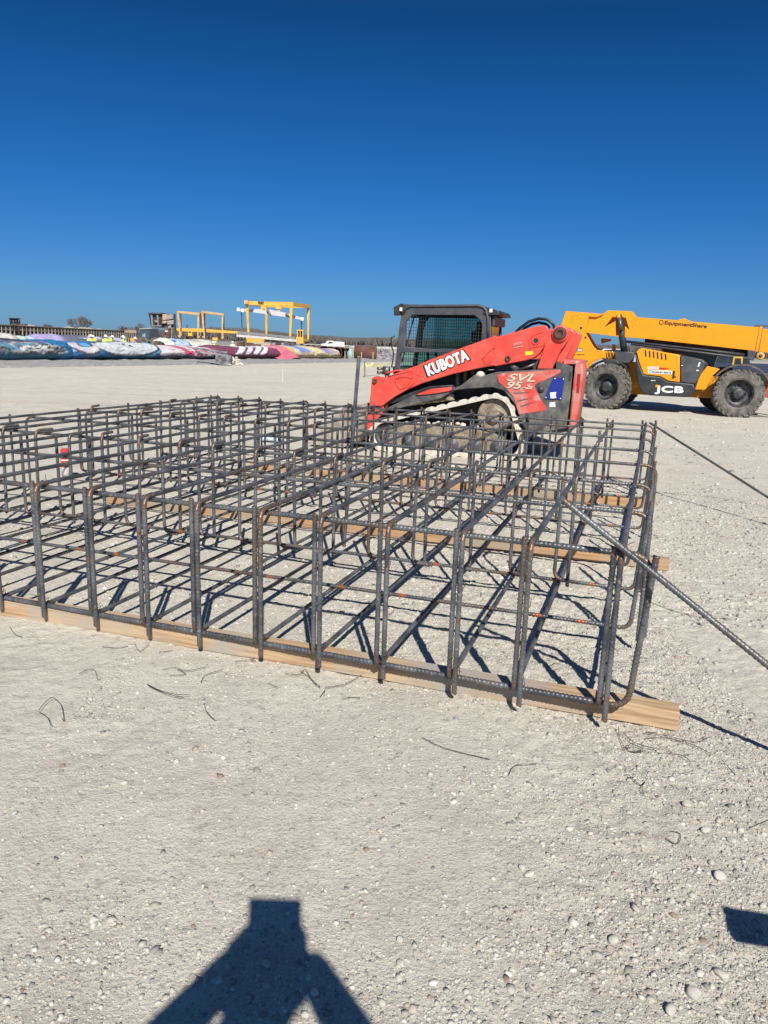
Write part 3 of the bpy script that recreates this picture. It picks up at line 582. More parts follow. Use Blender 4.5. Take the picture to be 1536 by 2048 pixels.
# lift cylinder and links under the arm
a = S(1024, 737, .12); b2 = S(935, 758, .12); MB().tube([(a[0], .3, a[1]), (b2[0], .3, b2[1])], .045, 14).build('lift_cylinder', blk, sk, True)
a = S(1023, 728, .1); c2_ = S(1034, 742, .1); MB().tube([(a[0], .1, a[1]), (c2_[0], .1, c2_[1])], .05, 14).build('cylinder_end', char, sk, True)
a = S(1040, 735, .1); c2_ = S(1070, 728, .1); MB().tube([(a[0], .12, a[1]-.03), (c2_[0], .12, c2_[1])], .022, 8).build('control_link', steel, sk, True)
a = S(961, 751, .05); MB().lathe([(0, 0), (.05, 0), (.06, .02), (.06, .12), (0, .12)], (a[0], .0, a[1]), (0, 1, 0), 16).build('link_boss', palemud, sk, True)
for x in (930, 945, 915): a = S(x, 757, .3); MB().box((a[0], .34, a[1]), (.04, .1, .28)).build('bracket', mud, sk)
# cab
cabn, cabf = .44, 1.52
outl = [(788, 742), (793, 700), (799, 650), (803, 627), (808, 617), (818, 611.5), (860, 610), (955, 609), (964, 611), (972, 619), (975, 630), (976.5, 690), (976, 742)]
w1 = [(811, 644), (825, 629.5), (948, 630.5), (962, 641), (964, 650), (962, 690), (938, 699.5), (860, 697.5), (809, 694)]
w2 = [(801, 706), (812, 704.5), (905, 706), (925, 708), (925, 738), (799, 738)]
cabroot = plate('cab', [S.poly(outl, cabn), S.poly(w1, cabn), S.poly(w2, cabn)], cabn, cabn+.05, char, sk, .008)
rx0 = S(805, 615, cabn)[0]; rx1 = S(974, 620, cabn)[0]
plate('cab', [S.poly(outl, cabn), S.poly(w1, cabn), S.poly(w2, cabn)], cabf-.05, cabf, char, sk, .008)
zt_ = S(860, 610, cabn)[1]
rf = plate('cab_roof', [(rx0-.02, zt_-.03), (rx0+.05, zt_+.005), (rx1-.1, zt_+.012), (rx1, zt_-.05), (rx1-.06, zt_-.07), (rx0, zt_-.07)], cabn+.02, cabf-.02, char, sk, .015)
for nm, pts in (('gutter', [(805, 628), (812, 616), (822, 612.3), (955, 611.3), (966, 614), (973.5, 622), (976, 640), (977, 690)]),):
    P = [S(x, y, cabn) for x, y in pts]; MB().tube([(p[0], cabn-.005, p[1]) for p in P], .02, 8).build('roof_tube', char, sk, True)
MB().box((S(979, 650, .5)[0]+.06, (cabn+cabf)/2, 1.94), (.03, 1.0, .12)).build('cab_rear_frame', char, sk)
plate('cab_rear_post', [(rx1-.02, 1.3), (rx1+.10, 1.3), (rx1+.05, zt_-.05), (rx1-.02, zt_-.05)], cabn+.01, cabn+.12, char, sk, .01)
plate('cab_rear_post', [(rx1-.02, 1.3), (rx1+.10, 1.3), (rx1+.05, zt_-.05), (rx1-.02, zt_-.05)], cabf-.12, cabf-.01, char, sk, .01)
MB().box((rx1+.045, (cabn+cabf)/2, 1.68), (.008, .86, .62)).build('rear_window', M('amber_glass', (.35, .22, .1), .15), sk)
plate('rear_visor', [(rx1-.06, zt_-.11), (rx1+.02, zt_-.02), (rx1+.17, zt_-.06), (rx1+.19, zt_-.12), (rx1+.1, zt_-.13)], cabn-.02, cabf+.03, blk, sk, .01)
fv = plate('front_visor', [(rx0-.13, zt_-.16), (rx0-.14, zt_-.04), (rx0-.03, zt_+.015), (rx0+.05, zt_+.01), (rx0-.02, zt_-.15)], cabn-.0, cabn+.12, blk, sk, .012)
plate('front_visor', [(rx0-.13, zt_-.16), (rx0-.14, zt_-.04), (rx0-.03, zt_+.015), (rx0+.05, zt_+.01), (rx0-.02, zt_-.15)], cabf-.12, cabf, blk, sk, .012)
for q in ((802, 618.5), (982, 621)):
    a = S(*q, cabn-.03); MB().box((a[0], cabn-.03, a[1]), (.04, .01, .05)).build('marker_light', white, sk)
for (x0, z0), (x1, z1), hs_ in ((S(810, 694, cabn), S(963, 630, cabn), 1), (S(800, 738, cabn), S(925, 705, cabn), 1)):
    for yy in (cabn+.052, cabf-.056):
        m = MB(); nx_ = int((x1-x0)/.036); nz_ = int((z1-z0)/.048)
        for i in range(nx_+1): m.box((x0+(x1-x0)*i/nx_, yy, (z0+z1)/2), (.006, .006, z1-z0))
        for i in range(nz_+1): m.box(((x0+x1)/2, yy+.004, z0+(z1-z0)*i/nz_), (x1-x0, .008, .006))
        m.build('window_mesh', blk, sk)
for yy in (cabn+.075, cabf-.085):
    x0, z0 = S(808, 697, cabn); x1, z1 = S(965, 629, cabn); MB().box(((x0+x1)/2+.1, yy, (z0+z1)/2), (x1-x0-.22, .006, z1-z0)).build('side_window', glass, sk)
    x0, z0 = S(799, 740, cabn); x1, z1 = S(926, 704, cabn); MB().box(((x0+x1)/2, yy, (z0+z1)/2), (x1-x0, .006, z1-z0)).build('side_window', glass, sk)
seat = MB().box((1.1, .98, 1.2), (.5, .55, .14)).box((1.33, .98, 1.5), (.12, .5, .6)).box((1.36, .98, 1.86), (.1, .26, .16)).build('operator_seat', blk, sk, bev=.03)
MB().box((.75, .7, 1.3), (.3, .1, .1)).box((.75, 1.25, 1.3), (.3, .1, .1)).tube([(.65, .7, 1.3), (.62, .7, 1.5)], .02, 8).tube([(.65, 1.25, 1.3), (.62, 1.25, 1.5)], .02, 8).build('control_lever', blk, sk)
MB().tube([(.25, .62, 1.3), (.42, .62, 2.0)], .012, 6).tube([(.25, 1.35, 1.3), (.42, 1.35, 2.0)], .012, 6).build('lap_bar', char, sk)
plate('cab_floor', [(.2, .95), (.14, 1.24), (.9, 1.22), (1.75, 1.22), (1.75, 1.0)], cabn+.05, cabf-.05, blk, sk, 0)
# hoses arching over the arm pivot
for k, (dy, r) in enumerate(((0, .02), (.06, .02), (.1, .018))):
    Pp = [(1028, 668), (1040, 656), (1058, 643), (1078, 637), (1095, 639), (1106, 648), (1110, 660)] if k != 1 else [(1036, 668), (1050, 656), (1064, 648), (1078, 645), (1092, 648), (1100, 656)]
    P = [S(x, y, .5+dy) for x, y in Pp]; MB().tube([(p[0], .5+dy, p[1]) for p in P], r, 10).build('hydraulic_hose', hose, sk, True)
# bucket
bk = [(-.16, .62), (-.2, .68), (-.42, .66), (-1.0, .08), (-1.02, .03), (-.45, .02), (-.22, .12), (-.12, .34)]
plate('bucket', bk, .0, .03, bucketm, sk, .004)
sh_ = plate('bucket', bk, 1.93, 1.96, bucketm, sk, .004)
plate('bucket_shell', [(-.16, .62), (-.2, .68), (-.23, .66), (-.17, .34), (-.26, .15), (-.46, .06), (-1.0, .055), (-1.02, .03), (-.45, .02), (-.22, .12), (-.12, .34)], .03, 1.93, bucketm, sk, .003)
mm = MB()
for k in range(120):
    s = random.uniform(.02, .08); x = random.uniform(-.85, -.3); mm.lathe([(0, -s*.6), (s, -s*.2), (s*.8, s*.4), (0, s*.7)], (x, random.uniform(.08, 1.88), .09+.25*(x+1)*random.uniform(.5, 1.1)), (0, 0, 1), 7)
mm.build('bucket_dirt', palemud, sk)

# ================================================================== telehandler
J = Side(G(1205, 818), G(1475, 835))
th = empty('telehandler', J.P, J.rz, label='big yellow telehandler with a long telescopic boom parked at the right edge', cat='telehandler')
def wheel(cx, y0, near):
    r = .61; wd = .40; wh = empty('wheel', (cx, y0, r)); wh.parent = th
    ty = MB().lathe([(.36, .02), (.40, -.005), (.50, -.012), (.565, .01), (.595, .05), (.60, wd/2), (.595, wd-.05), (.565, wd-.01), (.50, wd+.012), (.40, wd+.005), (.36, wd-.02), (.36, .02)], (0, 0, 0), (0, 1, 0), 48)
    n = 26
    for i in range(n):
        for sd_ in (0, 1):
            a = 2*math.pi*(i+.5*sd_)/n; rr = .605; c0 = Vector((rr*math.cos(a), wd*(.27 if sd_ == 0 else .73), rr*math.sin(a)))
            t_ = Vector((-math.sin(a), 0, math.cos(a))); rad = Vector((math.cos(a), 0, math.sin(a))); yv = Vector((0, 1, 0))
            d1 = (yv+t_*(.55 if sd_ else -.55)).normalized(); d2 = rad.cross(d1)
            ty.box(c0, (wd*.56, .075, .045), Matrix((d1, d2, rad)).transposed())
            c1 = Vector((.578*math.cos(a), .012 if sd_ == 0 else wd-.012, .578*math.sin(a))); ty.box(c1, (.04, .065, .06), Matrix((yv, t_, rad)).transposed())
    ty.build('tyre', rubberdust if near else rubber, wh)
    f = -1 if near else 1; b0 = 0 if near else wd
    MB().lathe([(.37, b0-f*.015), (.36, b0-f*.045), (.33, b0-f*.06), (.315, b0-f*.12), (.30, b0-f*.2), (.17, b0-f*.22), (.16, b0-f*.18), (.0, b0-f*.17)], (0, 0, 0), (0, 1, 0), 40).build('rim', rimm, wh, True)
    hb_ = MB().lathe([(.15, b0-f*.18), (.145, b0-f*.11), (.09, b0-f*.09), (0, b0-f*.085)], (0, 0, 0), (0, 1, 0), 28)
    for k in range(10):
        a = 2*math.pi*k/10; hb_.cyl((.2*math.cos(a), b0-f*.19, .2*math.sin(a)), (.2*math.cos(a), b0-f*.225+f*.0, .2*math.sin(a)), .013, 6); hb_.cyl((.2*math.cos(a), b0-f*.21, .2*math.sin(a)), (.2*math.cos(a), b0-f*.17, .2*math.sin(a)), .013, 6)
    hb_.build('hub', rimm, wh, True)
    return wh
xf = J(1477, 800)[0]; xr = J(1207, 800)[0]
for x_, y_, n_, a_ in ((xr, 0, True, -13), (xf, 0, True, 12), (xr+.03, 2.0, False, -13), (xf-.42, 2.0, False, 12)): wheel(x_, y_, n_).rotation_euler = (0, 0, R(a_))
MB().box((xr, 1.2, .62), (.22, 1.7, .22)).box((xf, 1.2, .62), (.22, 1.7, .22)).build('axle', blk, th, bev=.03)
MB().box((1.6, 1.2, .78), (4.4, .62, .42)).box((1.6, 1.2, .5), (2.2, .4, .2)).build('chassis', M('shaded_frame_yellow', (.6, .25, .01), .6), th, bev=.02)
rf_ = [(1132, 622), (1207, 628), (1195, 634), (1178, 633), (1171, 665), (1187, 693), (1194, 700), (1232, 704), (1231, 722), (1213, 717), (1192, 719), (1177, 727), (1168, 738), (1100, 735), (1110, 690)]
for y0, y1 in ((.78, .84), (1.36, 1.42)): plate('rear_frame', J.poly(rf_, .8), y0, y1, yel, th, .008)
plate('rear_frame_infill', [(-1.3, .75), (-1.42, 2.3), (-1.1, 2.3), (-.9, .75)], .84, 1.36, yel, th, .01)
for q, r in (((1162, 656), .035), ((1171, 675), .03), ((1184, 658), .025)):
    a = J(*q, .77); MB().cyl((a[0], .772 if q[0] != 1184 else .80, a[1]), (a[0], .8, a[1]), r, 16).build('bolt_hole', blk, th)
bmo = [(1178, 633), (1195, 634), (1207, 627), (1216, 620.5), (1263, 622.5), (1271, 634), (1355, 640.5), (1362, 638), (1370, 636.5), (1376, 640), (1384, 643), (1523, 655), (1514, 702), (1290, 677), (1250, 674.5), (1171, 665)]
rec = [(1208, 655), (1226, 632.5), (1251, 633.5), (1259, 660), (1250, 652), (1249.5, 672), (1231, 671), (1231, 642)]
boom = plate('boom', [J.poly(bmo, .85), J.poly(rec, .85)], .85, .94, yel, th, 0)
plate('boom_far_side', J.poly(bmo, .85), 1.28, 1.34, yel, th, 0)
core = [(1180, 635), (1205, 632), (1270, 636), (1522, 657), (1513, 700), (1290, 675), (1250, 672), (1174, 663)]
plate('boom_core', J.poly(core, .85), 1.06, 1.275, yel, boom, 0)
plate('inner_boom', J.poly([(1517, 656.5), (1620, 667), (1614, 717), (1510, 702)], .87), .88, 1.31, yel, th, .004)
plate('boom_end_frame', J.poly([(1520, 653), (1525, 653), (1516, 703), (1510, 703)], .84), .83, 1.36, yel, th, .004)
plate('boom_seam', J.poly([(1525, 655), (1526.5, 655), (1518, 704), (1516.5, 703)], .87), .876, .885, M('brown_shadow_paint', (.25, .09, .01), .6), th, 0)
def cable(pts, y, r, m=blk, nm='boom_hose', n=8): P = [J(a_, b_, y) for a_, b_ in pts]; return MB().tube([(p[0], y, p[1]) for p in P], r, n).build(nm, m, th, True)
cable([(1252, 683), (1300, 688), (1400, 699), (1508, 712)], .95, .035, blk, 'telescope_cylinder', 14); cable([(1262, 688), (1400, 705), (1508, 719)], .8, .03, char, 'hose_tray', 12); cable([(1290, 681), (1400, 691), (1510, 705)], 1.1, .06, blk, 'hose_tray', 10)

plate('hose_guide', J.poly([(1496, 700), (1512, 702), (1508, 719), (1494, 718)], .8), .8, 1.2, char, th, .01)
MB().tube([(J(1238, 630, .88)[0], .9, J(1238, 630, .88)[1]), (J(1249, 708, .88)[0], .9, J(1249, 708, .88)[1])], .095, 18).build('lift_cylinder', blk, th, True)
a = J(1239, 637, .8); b2 = J(1243, 661, .8); MB().tube([(a[0], .79, a[1]), (b2[0], .79, b2[1])], .05, 14).build('cylinder_rod_end', steel, th, True)
plate('cylinder_decal', J.poly([(1237, 648), (1243, 648), (1245, 660), (1239, 661)], .79), .785, .80, M('cream_sticker', (.7, .6, .35), .6), th, 0)
a = J(1237.5, 629, .83); MB().lathe([(0, 0), (.05, 0), (.055, .03), (.055, .06), (0, .06)], (a[0], .80, a[1]-.06), (0, 1, 0), 20).build('pivot_boss', yel, th, True)
for q, r in (((1152, 640), .14), ((1203, 644), .05), ((1268, 642), .05), ((1269, 652), .06)):
    a = J(*q, .8); m = MB(); P = [(a[0]+r*math.cos(t_*.35), .776 if q[0] < 1160 else .846, a[1]+r*math.sin(t_*.35)) for t_ in range(12)]; m.tube(P, .006, 5).build('pressed_rib', yel, th, True)
plate('tank_box', J.poly([(1230, 703), (1268, 704), (1265, 722), (1256, 727), (1230, 724)], .5), .45, .78, char, th, .02)
plate('lower_side_frame', J.poly([(1231, 722), (1277, 724), (1281, 774), (1235, 776), (1232, 760)], .75), .70, .8, yel, th, .01)
plate('frame_gusset', J.poly([(1237, 735), (1255, 736), (1250, 748), (1240, 747)], .6), .6, .69, yel, th, .006)
for x in (1216, 1222, 1228): cable([(x, 700), (x+1, 712), (x-2, 720)], .7, .012, hose)
plate('frame_bracket', J.poly([(1224, 688), (1231, 689), (1232, 720), (1223, 718)], 1.4), 1.4, 1.46, yel, th, .004)
a = J(1203, 682, 1.5); b2 = J(1222, 680, 1.5); MB().tube([(a[0], 1.5, a[1]), (b2[0], 1.5, b2[1])], [.08, .03], 10).build('beacon_arm', yel, th, True)
# engine pod
pod = plate('engine_cover', J.poly([(1273, 703), (1277, 699), (1284, 696), (1330, 705), (1359, 710), (1360, 764.5), (1336, 761.7), (1321, 753), (1287, 749), (1277, 722)], .05), .05, .72, yel, th, .02)
for k in range(6):
    a = J(1290.5+k*8, 706.5+k*1.45, .04); MB().box((a[0]+.01, .052, a[1]), (.035, .02, .17), Matrix.Rotation(R(-10), 3, 'Y')).build('vent_slot', blk, pod)
plate('sticker', J.poly([(1295, 732.5), (1318, 733), (1318, 739), (1295, 739)], .05), .042, .048, stickpink, pod, 0)
plate('sticker', J.poly([(1296, 739.3), (1344, 741.5), (1344, 749), (1296, 747)], .05), .040, .047, stickwhite, pod, 0)
lettering('RESERVE', pod, J(1318.5, 738, .05), J(1337, 739, .05), .045, .042, lred, .03); lettering('SHARE-BY-RENTS', pod, J(1304, 745.5, .05), J(1342, 747.3, .05), .05, .037, dletter, .01)
P = [(J(1300.5, 743, .04)[0]+.032*math.cos(t_*.4), .037, J(1300.5, 743, .04)[1]+.032*math.sin(t_*.4)) for t_ in range(15)]; MB().tube(P, .006, 5).build('ring_logo', dletter, pod)
a = J(1347.5, 749, .05); MB().box((a[0], .04, a[1]), (.045, .02, .2)).box((a[0]+.03, .04, a[1]-.06), (.07, .015, .03)).build('door_latch', blk, pod)
plate('black_skirt', J.poly([(1271, 705), (1276, 722), (1287, 750), (1321, 754), (1336, 763), (1387, 768), (1391, 783), (1382, 792), (1371, 794.5), (1299, 791), (1283, 784), (1276, 770), (1272, 740)], .0), -.0, .7, blk, th, .03)
plate('corner_cover', J.poly([(1361, 710), (1404, 719), (1411, 724), (1404, 745), (1391, 768), (1361, 765)], .05), .04, .72, char, th, .03)
plate('corner_cover_trim', J.poly([(1405, 719), (1416, 728), (1399, 752), (1390, 779), (1386, 770), (1404, 740)], .1), .1, .7, blk, th, .01)
a = J(1398, 729, .03); MB().box((a[0], .035, a[1]), (.04, .02, .12), Matrix.Rotation(R(12), 3, 'Y')).build('reflector', white, th); a = J(1395, 741, .03); MB().box((a[0], .035, a[1]), (.06, .02, .03)).build('reflector', white, th)
a = J(1364, 731, .03); MB().box((a[0], .035, a[1]), (.03, .02, .02)).build('reflector', white, th)
lettering('JCB', th, J(1310, 783.5, -.01), J(1366, 785.5, -.01), .165, -.004, wletter, .055, 0, .004, 1.05)
MB().box((J(1314, 772, 0)[0], -.012, J(1314, 772, 0)[1]), (.075, .008, .065)).build('logo_square', yel, th); lettering('84KW', th, J(1302, 762, -.01), J(1311, 762.4, -.01), .03, -.004, wletter, .02)
lettering('EquipmentShare', boom, J(1329, 648.4, .84), J(1413, 656.0, .84), .098, .846, dletter, .022, 0, .003)
P = [(J(1323, 644.6, .84)[0]+.055*math.cos(t_*.42+.5), .843, J(1323, 644.6, .84)[1]+.055*math.sin(t_*.42+.5)) for t_ in range(15)]; MB().tube(P, .009, 5).build('ring_logo', dletter, boom)
plate('model_badge', J.poly([(1137, 696), (1165, 696.5), (1165, 702.5), (1137, 702)], .77), .772, .779, blk, th, 0)
lettering('510-56', th, J(1138, 701.3, .77), J(1164, 702, .77), .062, .768, wletter, .03); lettering('SHARE-BY-RENTS', th, J(1128, 711, .77), J(1169, 710, .77), .03, .774, dletter, .01)
# fenders
def arc(cx, cz, r, a0, a1, th_, y0, y1, mat, nm, n=20):
    o_ = [(cx+r*math.cos(R(a0+(a1-a0)*k/n)), cz+r*math.sin(R(a0+(a1-a0)*k/n))) for k in range(n+1)]; i_ = [(cx+(r-th_)*math.cos(R(a0+(a1-a0)*k/n)), cz+(r-th_)*math.sin(R(a0+(a1-a0)*k/n))) for k in range(n, -1, -1)]
    return plate(nm, o_+i_, y0, y1, mat, th, .008)
arc(xf, .61, .76, 22, 150, .05, .03, .46, rubber, 'front_fender'); arc(xf, .61, .76, 22, 150, .05, 1.95, 2.35, rubber, 'front_fender'); arc(xr, .61, .74, 45, 135, .05, .35, .7, blk, 'rear_fender')
plate('rear_light_bar', J.poly([(1205, 716), (1232, 719), (1240, 726), (1238, 730), (1210, 727)], .3), .2, .5, blk, th, .02)
plate('front_step_plate', J.poly([(1415, 732), (1440, 738), (1421, 755), (1421, 764), (1411, 779), (1390, 779), (1399, 752)], .3), .25, .36, yel, th, .008)
plate('front_step_plate', J.poly([(1424, 762), (1440, 752), (1438, 757), (1428, 765)], .3), .2, .4, yel, th, .004)
# cab on the far side, front carriage beyond
cb = plate('cab', [(1.35, .95), (1.25, 1.8), (1.5, 2.28), (2.5, 2.22), (2.75, 1.6), (2.6, .95)], 1.48, 2.4, M('cab_glass_dark', (.05, .09, .1), .1), th, .02)
plate('front_chassis_nose', [(3.0, .55), (3.0, 1.2), (4.0, 1.15), (4.25, .9), (4.2, .55)], .85, 1.55, blk, th, .03)
plate('headlight_guard', J.poly([(1467, 713), (1486, 713.5), (1485, 728), (1482, 728), (1482, 717), (1470, 716.5), (1468, 730), (1464, 730)], .7), .7, .76, yelfar, th, .004)
plate('fork_carriage', [(4.3, .1), (4.3, 1.5), (4.42, 1.5), (4.42, .22), (5.3, .14), (5.3, .1)], .5, .62, rustm, th, .004); plate('fork_carriage', [(4.3, .1), (4.3, 1.5), (4.42, 1.5), (4.42, .22), (5.3, .14), (5.3, .1)], 1.4, 1.52, rustm, th, .004)
plate('boom_nose', [(4.05, 1.2), (4.0, 2.2), (4.3, 2.2), (4.32, .6), (4.15, .5)], .9, 1.3, rustm, th, .01)
a = J(1521, 712, .8); MB().lathe([(.05, 0), (.1, 0), (.1, .08), (.05, .08)], (a[0], .78, a[1]), (0, 1, 0), 20).build('tilt_pin', yelfar, th, True)
a = J(1530, 652, .9); MB().box((a[0], 1.0, a[1]), (.5, .05, .05)).build('work_light_bar', steel, th)
plate('red_reflector_bracket', J.poly([(1531, 762), (1560, 763), (1560, 800), (1530, 795)], .2), .2, .3, M('red_brown', (.35, .08, .05), .7), th, .004)
# ================================================================== far rows under banner tarps
R0 = G(0, 728); R1 = G(685, 721); RD = (R1-R0).normalized(); RN = Vector((-RD.y, RD.x, 0))
tarp_m = attr_mat('printed_vinyl_tarp', .55, .5, 3)
def mix(a, b2, q): q = q[:, None]; return np.array(a)[None]*(1-q)+np.array(b2)[None]*q if np.ndim(a) == 1 and np.ndim(b2) == 1 else a*(1-q)+np.array(b2)*q
def over(C, m, col): return C*(1-m[:, None])+np.array(col)[None]*m[:, None]
def step(v, a, w_=.03): return np.clip((v-a)/w_+.5, 0, 1)
def tarp(name, s0, s1, hgt, wid, off, colf, label, seed, group, sag=.1, cat='tarp', bulge=1.):
    L = s1-s0; ns = max(12, int(L/.07)); ntt = 64
    s = np.linspace(0, L, ns); th = np.linspace(R(-42), R(222), ntt); Sg, T = np.meshgrid(s, th, indexing='ij')
    cz = hgt*.45; rz = hgt*.55; rx = wid/2
    wob = (vnoise(Sg+seed*9, T*1.3, .8, seed)-.5)*.24+(vnoise(Sg*1.0+T*1.6+seed, T*.4, 1.9, seed+3)-.5)*.15+(vnoise(Sg*1+seed-T*1.2, T*2, 3.6, seed+5)-.5)*.08
    wob = wob+(.5-np.abs(vnoise(Sg*1.1+T*1.9+seed, T*1.5-Sg*.3, 2.1, seed+7)-.5)*2-.25)*.14+(.5-np.abs(vnoise(Sg*2.4-T*2.2, T*1.1, 2.6, seed+8)-.5)*2-.25)*.07
    e = np.clip(np.minimum(Sg, L-Sg)/.6, 0, 1)**.5; sc = .72+.28*e
    low = np.clip(1.1-np.abs(np.sin((Sg+seed)*.62))*.1, 0, 2)*(1 if seed != 5 else np.clip(1.08-.5*np.clip(Sg/L-.35, 0, 1), 0, 2))
    nr = (1+wob*.55)*sc
    X = np.where(T < 0, -rx*(1-.62*(-T/R(42))**1.1), np.where(T > math.pi, rx*(1-.5*((T-math.pi)/R(42))), -np.cos(T)*rx))*nr; Zr = np.sign(np.sin(T))*np.abs(np.sin(T))**.8*rz; Z = cz+Zr*np.where(T > 0, nr*low, 1)*1.0; Z = np.maximum(Z, .0)
    P = np.array(R0[:])[None, None]+np.array(RD[:])[None, None]*(s0+Sg)[..., None]+np.array(RN[:])[None, None]*(off+rx+X)[..., None]; P[..., 2] = Z
    org = R0+RD*((s0+s1)/2)+RN*(off+rx); P -= np.array([org.x, org.y, 0])
    k = np.arange(ns*ntt).reshape(ns, ntt); o = np_mesh(name, P.reshape(-1, 3), np.stack([k[:-1, :-1], k[1:, :-1], k[1:, 1:], k[:-1, 1:]], -1).reshape(-1, 4), tarp_m, smooth=True)
    o.location = (org.x, org.y, 0); u = (Sg/L).ravel(); v = ((T-R(-42))/R(264)).ravel(); C = colf(u, v, Sg.ravel(), T.ravel()); C = C*(1-.25*(vnoise(Sg.ravel(), T.ravel(), 5, seed+9)[:, None]-.5)); set_col(o, C)
    tag(o, label, cat, group); return o, (s0, s1, hgt, wid, off)
def sR(px, py=722): return (G(px, py)-R0).dot(RD)
def c_elephants(u, v, s, t):
    C = np.tile((.055, .06, .085), (len(u), 1)); C = over(C, step(vnoise(s*.7+v*3, v*9, 1., 31), .52), (.13, .13, .17)); n = vnoise(s+v*3, v*9, 2.3, 22); n2 = vnoise(s+v*4, v*14-s*.7, 2.2, 24)
    band = step(v, .14)*step(-v, -.36, .05)
    C = over(C, band*step(n, .42, .1), (.38, .37, .36)); C = over(C, band*step(n2, .55, .06), (.62, .62, .6)); C = over(C, band*step(np.abs(n2-.42), -.03, .02)*0, (0, 0, 0)); C = over(C, band*step(-np.abs(n-.5), -.045, .03), (.06, .05, .05)); C = over(C, band*step(vnoise(s, v*6, 1.6, 40), .72, .05), (.14, .3, .4))
    C = over(C, step(-v, -.15+.0*u, .03), (.03, .16, .26)); C = over(C, step(u*1.6+v*1.2, 1.72, .05)*step(v, .13), (.03, .19, .42)); C = over(C, band*step(-np.abs(vnoise(s+v*5, v*16, 2.6, 77)-.5), -.05, .03), (.04, .04, .045)); C = over(C, step(-v, -.16, .02)*step(u, .9), (.04, .24, .5)); return C*.85  # blue foot is darkened: shade of the undercut painted into it
def c_ellipse(u, v, s, t):
    C = np.tile((.03, .17, .38), (len(u), 1)); C = over(C, step(vnoise(s*2.2, v*9, 1, 51), .62, .06), (.12, .36, .62)); C = over(C, step(v, .45), (.12, .16, .3))
    d = np.sqrt(((u-.60)/.34)**2+((v-.30)/.16)**2); C = over(C, step(-d, -1.13, .05), (.05, .06, .08)); C = over(C, step(-d, -1.0, .04), (.52, .55, .57))
    n = vnoise(s*1.5, v*9, 1, 61); m = step(-u, -.27, .02)*step(v, .12)*step(-v, -.42, .04); C = over(C, m*step(n, .42, .1), (.12, .06, .06)); C = over(C, m*step(n, .62, .05), (.5, .5, .55)); C = over(C, step(-v, -.13, .02), (.015, .07, .13)); return C  # navy foot band paints in the shade below the bulge
def c_pink(u, v, s, t):
    C = np.tile((.62, .53, .55), (len(u), 1)); w_ = u*6+v*3.2
    for a_, b_ in ((3.35, .38), (4.55, .16), (5.0, .12)): C = over(C, step(-np.abs(w_-a_), -b_, .08), (.42, .12, .16))
    C = over(C, step(-u, -.02, .02), (.04, .3, .62)); C = over(C, step(-v, -.165-.03*np.sin(u*7), .02), (.035, .06, .10)); C = over(C, step(-v, -.2, .02)*step(v, .165)*step(np.sin(u*9), 0), (.3, .28, .28)); return C  # dark blue foot has the undercut's shade put into its colour
def c_maroon(u, v, s, t):
    C = np.tile((.20, .055, .10), (len(u), 1)); w_ = u*10-(v-.25)*7.5*0+(.5-v)*6
    for a_, b_ in ((4.8, .38), (5.9, .34), (7.0, .34), (7.95, .3)): C = over(C, step(-np.abs(w_-a_), -b_, .08)*step(v, .17), (.7, .7, .74))
    C = over(C, step(v, .42, .05)*step(u, .35), (.55, .6, .66)); C = over(C, step(-v, -.165, .03), (.07, .025, .045)); C = over(C, step(u, .88, .05), (.45, .13, .18)); return C  # darker maroon foot is painted shade under the overhang
def c_rainbow(u, v, s, t):
    w_ = u*1.05+(v-.3)*.35; C = np.tile((.62, .17, .22), (len(u), 1))
    for a_, c__ in ((.14, (.66, .47, .16)), (.20, (.62, .47, .2)), (.26, (.5, .5, .6)), (.31, (.2, .26, .46)), (.46, (.5, .5, .62)), (.53, (.72, .58, .26)), (.68, (.42, .42, .56)), (.73, (.24, .24, .4)), (.82, (.33, .33, .5)), (.90, (.62, .3, .22)), (.97, (.75, .73, .72))): C = over(C, step(w_, a_, .02), c__)
    C = over(C, step(-v, -.2, .02)*step(u, .2), (.5, .4, .25)); return C
def flat(c1, c2_, sd):
    def f(u, v, s, t): C = np.tile(c1, (len(u), 1)).astype(float); return over(C, step(vnoise(s*1.1, v*8, 1, sd), .6, .06), c2_)
    return f
GR = 'covered stacks in the near tarped row'
s150, s315, s425, s555 = sR(150, 727), sR(312, 724), sR(427, 723), sR(556, 722); sE = (R1-R0).length
tarp('covered_stack', -4, s150+.5, 1.20, 2.3, 0, c_elephants, 'low stack under a grey and blue printed tarp, leftmost of the near row', 1, GR)
t2, ti2 = tarp('covered_stack', s150+.1, s315+.3, 1.14, 2.3, .03, c_ellipse, 'stack under a bright blue tarp with a large white oval', 2, GR)
t3, ti3 = tarp('covered_stack', s315-.2, s425+.2, .98, 2.3, -.02, c_pink, 'stack under a pinkish white tarp with red stripes', 3, GR)
tarp('covered_stack', s425-.4, s555+1.4, 1.03, 2.3, .04, c_maroon, 'stack under a maroon tarp with slanted white shapes', 4, GR)
tarp('covered_stack', s555-.2, sE, 1.13, 2.3, 0, c_rainbow, 'stack under a tarp striped pink, yellow, blue and purple', 5, GR)
